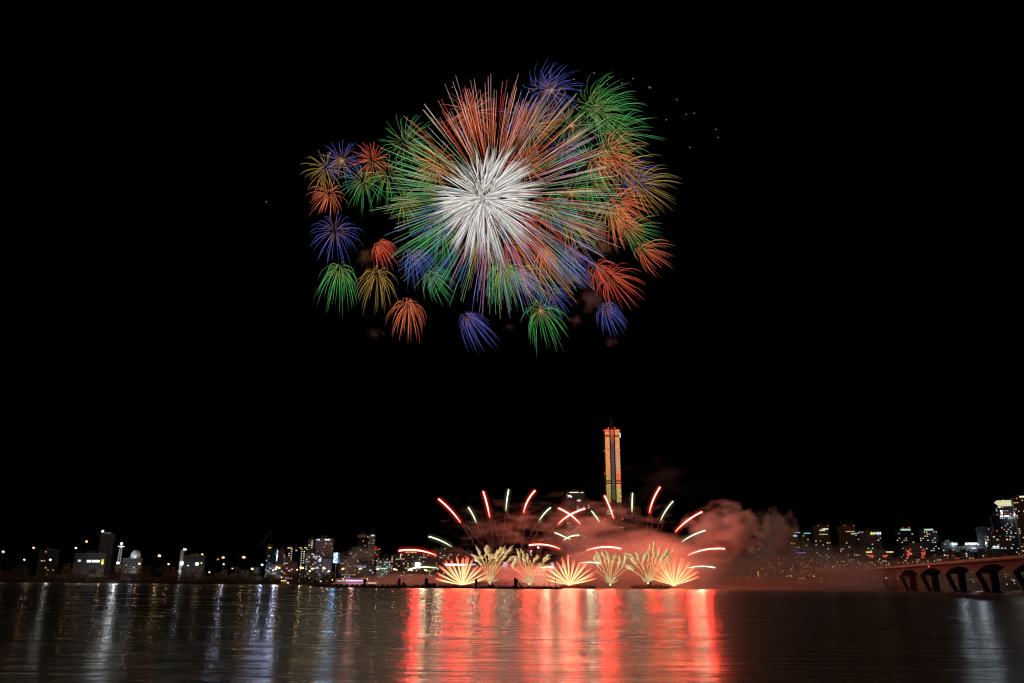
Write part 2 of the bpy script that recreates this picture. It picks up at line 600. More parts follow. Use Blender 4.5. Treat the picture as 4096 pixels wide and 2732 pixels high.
tag(feather_rest.build('inner_feathers', M_spark, g), kind='stuff')
lamp(g, (0, 0, 0), (1, .93, .85), 5.5e5, 60)

# sparks drifting alone over the upper right
SP = [(2377, 292), (2435, 307), (2532, 315), (2431, 336), (2488, 332), (2596, 348), (2602, 351), (2708, 399), (2745, 457), (2665, 479),
      (2296, 318), (2238, 359), (2259, 366), (2378, 370), (2099, 403), (1809, 348), (1066, 807), (2777, 453), (2863, 517), (2873, 550), (2760, 589)]
for x, y in SP:
    c = P(x, y, 900)
    side = 'upper right of the great burst' if x > 2300 else 'top of the great burst'
    if x < 1100: lab = 'tiny lone white spark far left of all the bursts'
    elif x < 1900: lab = 'tiny lone white spark above the upper left of the great burst'
    elif x < 2150: lab = 'tiny white spark among the upper spikes of the great burst'
    elif x < 2300: lab = 'tiny white spark in front of the topmost blue burst'
    elif x < 2500: lab = 'tiny white spark close above the topmost green burst'
    elif x < 2620: lab = 'tiny white spark in the black sky right above the green bursts'
    else: lab = 'tiny white spark in the black sky far right of the green bursts'
    o = MB().ball((0, 0, 0), .5, 6, 4).build('drifting_spark', emit('spark_light', (1, .8, .6), .8), None, c)
    tag(o, lab, 'spark', 'white sparks drifting over the upper right')

# ================================================================== fireworks at the water
C1 = lambda x, y: (1550 + x * .319, 1900 + y * .319)
C2 = lambda x, y: (2200 + x * .319, 1900 + y * .319)
C4 = lambda x, y: (1900 + x * .17013, 2180 + y * .17013)
Mc_red = emit('red_comet_core', (1, .36, .26), 5.5)
Mc_wht = emit('white_comet_core', (1, .98, .62), 2.6)
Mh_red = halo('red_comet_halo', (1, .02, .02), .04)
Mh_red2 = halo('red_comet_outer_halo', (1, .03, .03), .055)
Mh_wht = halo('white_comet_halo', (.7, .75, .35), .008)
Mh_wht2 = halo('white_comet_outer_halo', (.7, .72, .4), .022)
M_veil = veil('comet_smoke', (.45, .38, .36), .08)
POT_L, POT_R = (1961, 2336), (2592, 2336)
COMETS = [
    ('R', C1, (915, 595), (790, 440), (640, 300), 'L', 'red comet at the upper left of the left fan, the leftmost high one'),
    ('W', C1, (1112, 595), (1070, 500), (1012, 405), 'L', 'short white comet left of the tall left red one'),
    ('R', C1, (1280, 525), (1245, 360), (1200, 208), 'L', 'red comet rising steeply, leaning left, left of the upright white one'),
    ('W', C1, (1485, 445), (1498, 310), (1520, 183), 'L', 'white comet standing nearly upright in the left fan'),
    ('R', C1, (1707, 470), (1760, 320), (1852, 195), 'L', 'red comet leaning right beside the upright white one of the left fan'),
    ('W', C1, (1903, 572), (1965, 485), (2045, 410), 'L', 'white comet leaning right between the left fan and the red cross'),
    ('R', C2, (378, 612), (255, 500), (105, 415), 'R', 'red comet of the red cross, leaning left'),
    ('R', C2, (108, 612), (250, 500), (440, 422), 'L', 'red comet of the red cross, leaning right'),
    ('W', C1, (800, 895), (660, 820), (518, 772), 'L', 'white comet low at the left, above the flat red one'),
    ('R', C1, (603, 1005), (380, 945), (143, 950), 'L', 'flat red comet arching over the hotel at the far left'),
    ('W', C1, (638, 1170), (450, 1155), (275, 1180), 'L', 'lowest white comet at the far left, flat over the trees'),
    ('R', C1, (2162, 928), (1980, 875), (1775, 880), 'R', 'flat red comet arching left between the two fans'),
    ('W', C2, (255, 808), (150, 760), (60, 722), 'R', 'white comet of the white cross, leaning left'),
    ('W', C2, (172, 818), (260, 770), (365, 757), 'L', 'white comet of the white cross, leaning right'),
    ('R', C2, (458, 945), (680, 903), (892, 925), 'L', 'flat red comet arching right in front of the tall tower'),
    ('W', C2, (618, 590), (575, 520), (520, 452), 'R', 'short white comet leaning left beside the tall tower'),
    ('R', C2, (797, 545), (745, 395), (682, 260), 'R', 'red comet crossing in front of the tall tower'),
    ('W', C2, (1028, 465), (1030, 345), (1035, 228), 'R', 'upright white comet right of the tall tower'),
    ('R', C2, (1246, 475), (1295, 310), (1380, 152), 'R', 'tall red comet leaning right, the highest of the right fan'),
    ('W', C2, (1388, 570), (1450, 450), (1542, 330), 'R', 'white comet leaning right beside the tallest red one of the right fan'),
    ('R', C2, (1575, 708), (1725, 570), (1905, 463), 'R', 'long red comet leaning far right into the smoke cloud'),
    ('W', C2, (1652, 840), (1790, 755), (1948, 695), 'R', 'white comet leaning far right under the long red one'),
    ('R', C2, (1733, 1005), (1950, 935), (2192, 925), 'R', 'flat red comet at the far right of the right fan'),
    ('W', C2, (1725, 1168), (1890, 1145), (2070, 1162), 'R', 'lowest white comet at the far right'),
    ('W', C1, (1900, 1160), (2000, 1155), (2085, 1158), 'R', 'low white comet lying flat left of the middle spray'),
    ('W', C2, (385, 1104), (500, 1095), (620, 1108), 'L', 'low white comet lying flat right of the middle spray'),
]
for kind, C, a, b, c, base, lab in COMETS:
    Y = 700 if base == 'L' else 760
    pa, pb, pc = (P(*C(*q), Y) for q in (a, b, c))
    root = empty('comet', pa)
    tag(root, lab, 'comet', 'red comets over the river' if kind == 'R' else 'white comets over the river')
    pts = [p - pa for p in bez(pa, pb, pc, 14)]
    r0 = .54 if kind == 'R' else .40
    MB().tube(pts, [r0 * (.55 + .45 * math.sin(min(1, (i + .6) / 15 * 1.6) * math.pi / 2)) for i in range(15)], 6, [scl((5.5, 2.0, 1.4) if kind == 'R' else (2.6, 2.55, 1.6), .22 + .78 * min(1, (i + 1) / 6)) for i in range(15)]).build('flame', M_spark, root, smooth=True)
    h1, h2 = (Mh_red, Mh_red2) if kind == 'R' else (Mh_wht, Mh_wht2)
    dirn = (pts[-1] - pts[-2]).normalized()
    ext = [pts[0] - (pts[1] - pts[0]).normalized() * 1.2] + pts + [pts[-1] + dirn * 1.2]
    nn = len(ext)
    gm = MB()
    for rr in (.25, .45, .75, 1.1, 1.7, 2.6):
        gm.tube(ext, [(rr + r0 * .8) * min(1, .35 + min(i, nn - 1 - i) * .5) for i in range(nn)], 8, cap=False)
    gm.build('glow', h1, root, smooth=True)  # concentric emissive shells paint the bloom round the comet
    # smoke the comet left on its way up from the barge
    pot = P(*(POT_L if base == 'L' else POT_R), Y)
    mid = (pot + pa) * .5
    t0 = (pts[1] - pts[0]).normalized()
    mid = pa - t0 * (pa - pot).length * .5
    path = [p - pa for p in bez(pa, (pa * .25 + pot * .25 + mid * .5), pot, 34)][:22]
    for sh in (0, 1):
        q = []
        for i, p in enumerate(path):
            w = i / 21
            q.append(p + Vector((sh * (2 + w * 7) + math.sin(i * 1.9 + sh * 2) * .7, 0, math.cos(i * 2.3 + sh) * .5)))
        MB().tube(q, [.5 + .5 * (i / 21) for i in range(22)], 5).build('smoke_trail', M_veil, root, smooth=True)
    cen = pts[7]
    if kind == 'R': lamp(root, cen, (1, .018, .012), 85000, 3)
    else: lamp(root, cen, (.75, 1, .62), 12000, 3)

# three sprays of straight fiery strokes
FANS = [
    ((1850, 2343), 620, [C1(*q) for q in ((600, 1300), (615, 1228), (650, 1140), (710, 1080), (785, 1045), (865, 1005), (945, 1025), (1005, 1015), (1075, 1045), (1130, 1135), (1210, 1135), (1270, 1200), (1300, 1262))],
     'golden red spray of straight fire strokes fanning from the left barge'),
    ((2278, 2342), 700, [C1(*q) for q in ((1955, 1300), (1950, 1230), (1975, 1140), (2025, 1095))] + [C2(*q) for q in ((85, 1080), (150, 1040), (230, 1000), (310, 1045), (390, 1070), (460, 1090), (510, 1165), (575, 1225), (590, 1295))],
     'golden red spray of straight fire strokes fanning out in the middle'),
    ((2696, 2344), 800, [C2(*q) for q in ((1195, 1268), (1250, 1220), (1300, 1145), (1340, 1080), (1415, 1075), (1475, 1030), (1545, 1010), (1640, 1030), (1700, 1040), (1750, 1090), (1810, 1140), (1855, 1205), (1870, 1270))],
     'golden red spray of straight fire strokes fanning out at the right'),
]
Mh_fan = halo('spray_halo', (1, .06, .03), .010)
for (bx, by), Y, tips, lab in FANS:
    pb = P(bx, by, Y)
    u = mpp(pb)
    root = empty('fire_spray', pb)
    tag(root, lab, 'firework', 'fire sprays rising from the barges')
    for tx, ty in tips:
        tp = P(tx, ty, Y) - pb
        mb = MB(); hb = MB()
        n = random.choice([3, 4, 4, 5])
        for q in range(n):
            o = (q - (n - 1) / 2) * u * U(1.6, 3.0)
            perp = Vector((tp.z, 0, -tp.x)).normalized()
            L = U(.86, 1.02)
            e = tp * L + perp * o + Vector((0, U(-8, 8), 0))
            pts = bez((0, 0, .6), e * .5 + perp * o * .1, e, 8)
            cs = []
            for i in range(9):
                f = i / 8
                c = mixc((2.2, 1.3, .55), (2.5, 1.2, .5), f) if f < .6 else mixc((2.6, 1.2, .5), (1.8, .2, .08), (f - .6) / .4)
                cs.append(scl(c, U(.8, 1.1)))
            mb.tube(pts, [u * (.5 + .4 * min(1, i / 4)) for i in range(9)], 4, cs)
        mb.build('fire_stroke', M_spark, root)
        gm = MB()
        for kk in (.35, .6, .85, 1.1):
            gm.tube([tp * .05, tp * .5, tp * .95, tp * 1.02], [u * 1.5 * kk, u * 5 * kk, u * 8 * kk, u * 5 * kk], 8, cap=False)
        gm.build('glow', Mh_fan, root, smooth=True)  # bloom round the stroke, painted as nested emissive shells
    mb = MB()
    mb.ball((0, 0, 1), u * 7, 10, 6, (1.3, 1, .7))
    mb.build('muzzle_flame', emit('muzzle_flame', (1, .62, .25), 2.2), root)
    lamp(root, (0, -4, u * 34), (1, .06, .022), 45000, 8)

# four mines: wavy golden stems ending in feathered plumes
MINES = [
    ((1959, 2334), 640, [  # plumes: start, end, width in C4 pixels
        ((130, 250), (20, 20), 34), ((180, 330), (110, 250), 50), ((240, 260), (255, 10), 95), ((320, 330), (290, 160), 60), ((400, 330), (395, 200), 44), ((480, 250), (610, 50), 90),
        ((560, 320), (700, 20), 60), ((650, 330), (760, 160), 55), ((700, 250), (880, 20), 70), ((500, 350), (470, 220), 60), ((130, 480), (-70, 210), 60), ((770, 400), (900, 270), 90)],
        'left large golden mine of wavy stems and feathery plumes behind the barge hut'),
    ((2118, 2336), 640, [
        ((1050, 400), (985, 80), 46), ((1140, 390), (1080, 100), 56), ((1240, 360), (1215, 200), 34), ((1370, 400), (1460, 240), 66), ((1600, 380), (1720, 230), 80), ((880, 520), (960, 270), 120),
        ((1190, 420), (1170, 330), 24), ((1290, 420), (1290, 350), 22), ((1520, 450), (1535, 430), 10), ((1580, 470), (1585, 440), 10)],
        'second golden mine, slender wavy stems with green sparks at its foot'),
    ((2441, 2339), 740, [tuple(tuple((C2(*q)[k] - (1900, 2180)[k]) / .17013 for k in (0, 1)) for q in (s, e)) + (w,) for s, e, w in (
        ((600, 1150), (540, 1010), 70), ((640, 1120), (575, 950), 60), ((690, 1090), (640, 950), 60), ((730, 1090), (700, 950), 60), ((775, 1090), (815, 985), 60), ((850, 1140), (870, 1010), 60),
        ((910, 1160), (950, 960), 70), ((965, 1180), (970, 1175), 10), ((800, 1090), (830, 1000), 50), ((585, 1210), (582, 1200), 10))],
        'third golden mine, wavy stems flaring in front of the tall tower foot'),
    ((2592, 2332), 760, [tuple(tuple((C2(*q)[k] - (1900, 2180)[k]) / .17013 for k in (0, 1)) for q in (s, e)) + (w,) for s, e, w in (
        ((1070, 1110), (975, 985), 80), ((1100, 1060), (1075, 965), 60), ((1150, 1090), (1220, 950), 100), ((1225, 1060), (1245, 850), 40), ((1285, 1040), (1295, 835), 55), ((1315, 1085), (1380, 895), 50),
        ((1375, 1080), (1475, 925), 90), ((1450, 1060), (1550, 925), 50), ((1040, 1200), (915, 1110), 70), ((1400, 1140), (1530, 1040), 60))],
        'fourth golden mine, tallest plumes, left of the right spray'),
]
for (bx, by), Y, pl, lab in MINES:
    pb = P(bx, by, Y)
    u = mpp(pb)
    root = empty('golden_mine', pb)
    tag(root, lab, 'firework', 'golden mines with feathery plumes')
    for s, e, w in pl + [((a[0] + U(-25, 25), a[1] + U(-20, 40)), (b_[0] + U(-40, 50), b_[1] + U(10, 70)), w_ * .8) for a, b_, w_ in pl if w_ > 30]:
        ps = P(*C4(*s), Y) - pb; pe = P(*C4(*e), Y) - pb
        mb = MB()
        n = 22
        ph = R() * 6; amp = u * U(1.5, 3.4)
        pts = []
        for i in range(n + 1):
            f = i / n
            p = ps * f + Vector((0, 0, ps.z * .12 * math.sin(f * math.pi)))
            p += Vector((math.sin(f * 17 + ph) * amp * f, U(-.5, .5), math.cos(f * 13 + ph) * amp * .3 * f))
            pts.append(p)
        cs = [scl((1.2, .72, .25), .45 + .55 * i / n) for i in range(n + 1)]
        mb.tube(pts, [u * (.5 + .35 * i / n) for i in range(n + 1)], 3, cs, cap=False)
        # second thinner stem beside it
        p2 = [p * U(.98, 1.0) + Vector((u * 3 * i / n, 0, -u * 2)) for i, p in enumerate(pts)][:int(n * U(.7, 1))]
        mb.tube(p2, u * .4, 3, [(.55, .34, .13)] * len(p2), cap=False)
        mb.build('spark_stem', M_spark, root)
        # plume: fine hairs drifting right and down from a wavy spine
        wm = w * .17013 * u
        hb = MB()
        nh = int(80 + w * 3.5)
        Ls = (pe - ps).length
        for q in range(nh):
            f = q / nh
            c = ps + (pe - ps) * f + Vector((math.sin(f * 9 + ph) * wm * .22, U(-1, 1), 0))
            wd = wm * (.55 + .75 * math.sin(min(1, f * 1.0) * math.pi)) * (1.15 - .75 * f) * U(.5, 1.25)
            h0 = c; dirx = U(.1, 1.5)
            h2 = c + Vector((wd * dirx, U(-1, 1), -wd * U(-.5, .25) + (wd * .35)))
            h1 = (h0 + h2) * .5 + Vector((-.05 * wd, 0, wd * .22))
            bb = U(.1, 1.1)
            c0 = scl((1.6, 1.12, .52), bb); c1 = scl((.90, .50, .20), bb * .6)
            hb.tube(bez(h0, h1, h2, 4), [u * .7, u * .58, u * .5, u * .4, u * .25], 3, [c0, c0, mixc(c0, c1, .5), c1, scl(c1, .6)], cap=False)
        hb.build('plume', M_spark, root)
    # short pale green and white sparks at the foot
    mb = MB()
    for q in range(34):
        a = math.radians(U(25, 155)); L = u * U(18, 42)
        e = Vector((math.cos(a) * L, U(-4, 4), math.sin(a) * L)); s = e * U(.15, .7)
        c = random.choice([(.6, 1, .5), (1, .9, .6), (1, .8, .4), (.35, .7, .4)])
        mb.bar(s, e, u * .55, 3, [c, scl(c, .7)])
    mb.build('foot_sparks', M_spark, root)
    MB().ball((0, 0, 0), u * 3.6, 10, 6).build('muzzle_flame', emit('mine_flame', (1, .72, .3), 2.4), root)
    lamp(root, (0, -4, u * 50), (1, .30, .12), 6000, 5)

# ================================================================== smoke
def smoke_mat(name, dens, scale, lo, hi, stretch=(1, 1, 1), col=(.9, .86, .84), floor=0.0, power=1.0):
    """smoke, grey unless col tints it: a soft ball of density in the object's own unit space, broken up by noise"""
    m, n, l = newmat(name)
    v = n.new('ShaderNodeVolumePrincipled')
    o = n.new('ShaderNodeOutputMaterial')
    v.inputs['Color'].default_value = (*col, 1)
    v.inputs['Anisotropy'].default_value = 0.1
    tc = n.new('ShaderNodeTexCoord')
    ln = n.new('ShaderNodeVectorMath'); ln.operation = 'LENGTH'
    l.new(tc.outputs['Object'], ln.inputs[0])
    mp = n.new('ShaderNodeMapping'); mp.inputs['Scale'].default_value = stretch
    mp.inputs['Location'].default_value = (U(0, 50), U(0, 50), U(0, 50))
    l.new(tc.outputs['Object'], mp.inputs[0])
    nz = n.new('ShaderNodeTexNoise'); nz.inputs['Scale'].default_value = scale; nz.inputs['Detail'].default_value = 4; nz.inputs['Roughness'].default_value = .55
    l.new(mp.outputs[0], nz.inputs['Vector'])
    # density = smooth((1 - r) + (noise - .5) * k)
    r = n.new('ShaderNodeMapRange'); r.interpolation_type = 'LINEAR'
    r.inputs[1].default_value = 0; r.inputs[2].default_value = 1; r.inputs[3].default_value = 1; r.inputs[4].default_value = 0
    l.new(ln.outputs['Value'], r.inputs[0])
    k = n.new('ShaderNodeMath'); k.operation = 'MULTIPLY_ADD'
    nn = n.new('ShaderNodeMath'); nn.operation = 'SUBTRACT'; nn.inputs[1].default_value = .5
    l.new(nz.outputs[0], nn.inputs[0])
    k.inputs[1].default_value = power
    l.new(nn.outputs[0], k.inputs[0]); l.new(r.outputs[0], k.inputs[2])
    s = n.new('ShaderNodeMapRange'); s.interpolation_type = 'SMOOTHSTEP'
    s.inputs[1].default_value = lo; s.inputs[2].default_value = hi; s.inputs[3].default_value = floor; s.inputs[4].default_value = dens
    l.new(k.outputs[0], s.inputs[0])
    # nothing outside the ball
    g_ = n.new('ShaderNodeMath'); g_.operation = 'LESS_THAN'; g_.inputs[1].default_value = .98
    l.new(ln.outputs['Value'], g_.inputs[0])
    mu = n.new('ShaderNodeMath'); mu.operation = 'MULTIPLY'
    l.new(s.outputs[0], mu.inputs[0]); l.new(g_.outputs[0], mu.inputs[1])
    l.new(mu.outputs[0], v.inputs['Density'])
    l.new(v.outputs[0], o.inputs['Volume'])
    return m


ballm = MB().ball((0, 0, 0), 1.0, 24, 14)


def smoke(px, py, rx, rz, Y, ry, dens, label, scale=2.2, lo=.15, hi=.7, stretch=(1, 1, 1), power=1.2, **k):
    c = P(px, py, Y)
    u = mpp(c)
    m = smoke_mat('smoke', dens, scale, lo, hi, stretch, power=power, **k)
    me = ballm.mesh('smoke_cloud', m, True)
    o = link('smoke_cloud', me, None, c, (rx * u, ry, rz * u))
    return tag(o, label, 'smoke', kind='stuff')


# smoke clouds (photo px centre, px radii, distance, depth radius, density)
smoke(2900, 2125, 190, 130, 835, 60, 0.1105, 'big red lit billow of smoke right of the right fan', scale=2.6, power=2.2, lo=.2, hi=.9)
smoke(3105, 2140, 95, 125, 850, 45, 0.0867, 'tall round plume of smoke standing above the far apartments', scale=2.6, power=2.0, lo=.2, hi=.9)
smoke(2560, 2260, 430, 150, 830, 70, 0.0510, 'broad red smoke bank behind the right half of the fireworks', scale=2.0, lo=.05)
smoke(3100, 2270, 520, 125, 880, 80, 0.0179, 'brownish smoke drifting over the apartments towards the bridge', scale=1.8, lo=.05)
smoke(2350, 2110, 420, 170, 820, 50, 0.0384, 'torn streaky smoke around the tall tower and the red cross', scale=3.2, lo=.5, hi=1.25, stretch=(1, 1, 1.5), power=3.0)
smoke(2000, 2110, 330, 150, 790, 40, 0.0195, 'thin streaky smoke behind the left fan of comets', scale=3.2, lo=.6, hi=1.3, stretch=(1, 1, 1.5), power=3.0)
smoke(2050, 2310, 330, 75, 780, 40, 0.0765, 'low red smoke behind the barges in the middle', scale=3)
smoke(1640, 2330, 330, 50, 800, 40, 0.0408, 'low brown smoke over the trees behind the left barge', scale=2.5)
smoke(1400, 2270, 70, 70, 960, 20, 0.0450, 'dusky pink smoke puff over the cruise boat', scale=2.5)
smoke(1450, 2215, 90, 40, 990, 20, 0.0330, 'pale pink wisp of smoke in front of the dark high rise', scale=2.5, stretch=(1, 1, 2))
smoke(3000, 2347, 1200, 44, 860, 80, 0.0612, 'flat layer of red smoke lying on the far water at the right', scale=1.5, lo=.05)
smoke(3700, 2300, 620, 80, 800, 90, 0.0150, 'thin brown smoke around the bridge piers', scale=1.5, lo=.05)
smoke(2640, 1930, 300, 130, 900, 30, 0.0039, 'faint dark red smoke high right of the tall tower', scale=2.5, lo=.5, hi=1.3, power=3)
for x, y, rx, rz, lab in (
        (1500, 1335, 40, 24, 'small brown smoke puff under the bottom left orange burst'),
        (2446, 1370, 32, 28, 'small round red smoke puff under the lowest right blue burst'),
        (2310, 1283, 40, 22, 'flat red brown smoke puff right of the bottom green burst'),
        (2370, 1210, 60, 70, 'dark red smoke patch left of the lowest right blue burst'),
        (2330, 1120, 90, 40, 'long mauve smoke patch under the lower right blue burst'),
        (2420, 985, 50, 40, 'red brown smoke patch right of the spikes under the yellow burst'),
        (2390, 930, 40, 60, 'upright red brown smoke patch left of the orange pair'),
        (1460, 1030, 40, 50, 'grey green smoke patch left of the small red burst'),
        (2040, 1308, 26, 14, 'small grey smoke puff right of the bottom blue fan')):
    smoke(x, y, rx * 1.3, rz * 1.3, 900, 14, .014, lab, scale=1.8, lo=.3, hi=1.2, power=2.6, col=(.85, .50, .42))  # reddish col paints the light of the bursts into grey smoke

# ================================================================== city
M_win = {'w': emit('window_light_white', (1, .93, .76), .8), 'y': emit('window_light_warm', (1, .66, .26), .9),
         'c': emit('window_light_cool', (.62, .95, 1), .7), 'r': emit('window_light_red', (1, .10, .07), .8)}
M_red = emit('red_beacon', (1, .05, .03), 3)
winmesh = {k: MB().box(-.5, .5, -.12, .05, -.5, .5).mesh('window', m) for k, m in M_win.items()}
M_roof = solid('roof_concrete', (.09, .09, .09), .8)
M_dark = solid('dark_steel', (.03, .03, .032), .5)
M_sign = emit('sign_white', (.85, .92, 1), 2.2)
M_signb = emit('sign_blue', (.08, .25, 1), 2.2)
FW, FY, FC, FD = facade((.50, .48, .44)), facade((.28, .22, .17)), facade((.20, .20, .21)), facade((.045, .048, .055), .2, .22)
FR = facade((.30, .09, .06), .5, .5)
FG = facade((.30, .30, .31))
FWIDE = facade((.34, .33, .32), .3, .6)


def strokes(mb, x0, x1, z0, z1, y):
    """blocky unreadable lettering: upright and level strokes side by side"""
    h = z1 - z0
    x = x0
    while x < x1 - h * .3:
        w = h * U(.55, .85)
        t = h * .2
        mb.box(x, x + t, y - .2, y, z0, z1)
        if R() < .7: mb.box(x + t, x + w, y - .2, y, z0 + h * U(.0, .1), z0 + h * .28)
        if R() < .7: mb.box(x + t, x + w, y - .2, y, z1 - h * .26, z1)
        if R() < .6: mb.box(x + w - t, x + w, y - .2, y, z0 + h * .3, z1 - h * .28)
        x += w + h * .16
    return mb


class Bld:
    def __init__(s, x0, x1, yt, Y, label, mat=FC, depth=18, lit=0, pal='wwwc', pw=3.6, ph=3.4, zb=3.5, cat='building', name='tower_block', group=None, ztop=None, roof=True, bands=None, rot=0, area=(0, 1, 0, 1)):
        ym = (yt + 2300) / 2
        c = P((x0 + x1) / 2, ym, Y)
        s.zb = zb
        rot = rot - .8 * math.atan2(c.x, Y)          # fronts turned towards the river bend
        s.u = Vector((math.cos(rot), math.sin(rot), 0))
        s.n = Vector((-math.sin(rot), math.cos(rot), 0))
        s.o = Vector((c.x, Y, zb))
        a, b = s.loc(x0, ym).x, s.loc(x1, ym).x
        s.o += s.u * (a + b) / 2
        s.W = b - a
        s.H = s.loc((x0 + x1) / 2, yt).z
        s.root = empty(name, s.o, rot)
        tag(s.root, label, cat, group)
        nx = max(1, round(s.W / pw)); nz = max(1, round(s.H / ph))
        s.pw, s.ph, s.nx, s.nz = s.W / nx, s.H / nz, nx, nz
        s.depth = depth
        MB().box(-s.W / 2, s.W / 2, 0, depth, 0, s.H, uv=(s.pw, s.ph)).build('wall', mat, s.root)
        if roof:
            mb = MB()
            e = .35
            mb.box(-s.W / 2 - e, s.W / 2 + e, -e, depth + e, s.H + .003, s.H + .9)
            mb.box(-s.W * .22, s.W * .12, depth * .3, depth * .7, s.H + .9, s.H + .9 + min(4.5, s.H * .06 + 1))
            mb.box(s.W * .2, s.W * .34, depth * .2, depth * .5, s.H + .9, s.H + 2.6)
            mb.build('roof', M_roof, s.root)
        cells = [(i, j) for i in range(int(nx * area[0]), max(1, math.ceil(nx * area[1]))) for j in range(int(nz * area[2]), max(1, math.ceil(nz * area[3])))]
        random.shuffle(cells)
        for i, j in cells[:min(lit, 100)]:
            c = random.choice(pal)
            link('window', winmesh[c], s.root, (-s.W / 2 + (i + .5) * s.pw, -.02, (j + .5) * s.ph), (s.pw * U(.35, .6), 1, s.ph * U(.3, .5)))

    def loc(s, x, y, dy=0):
        d = P(x, y, 1000) - Vector((0, 0, CAMZ))
        q = s.o + s.n * dy - Vector((0, 0, CAMZ))
        p = Vector((0, 0, CAMZ)) + d * (q.dot(s.n) / d.dot(s.n)) - s.o
        return Vector((p.dot(s.u), dy, p.z))

    def strip(s, x0, x1, y0, y1, mat, name='sign', dy=-.6, th=.4):
        a, b = s.loc(x0, y1), s.loc(x1, y0)
        return MB().box(a.x, b.x, dy, dy + th, a.z, b.z).build(name, mat, s.root)

    def sign(s, x0, x1, y0, y1, mat=None, logo=None, board=True):
        a, b = s.loc(x0, y1), s.loc(x1, y0)
        h = b.z - a.z
        q = MB().box(a.x - h * .2, b.x + h * .2, -.5, -.1, a.z - h * .2, b.z + h * .2).build('sign', M_dark, s.root)
        xs = a.x
        if logo:
            MB().ball((a.x + h * .4, -.75, (a.z + b.z) / 2), h * .42, 8, 4, (1, .4, 1)).build('emblem', logo, q)
            xs += h
        strokes(MB(), xs, b.x, a.z, b.z, -.52).build('lettering', mat or M_sign, q)
        return q

    def beacon(s, x, y):
        MB().ball(s.loc(x, y), .7, 6, 4).build('warning_light', M_red, s.root)


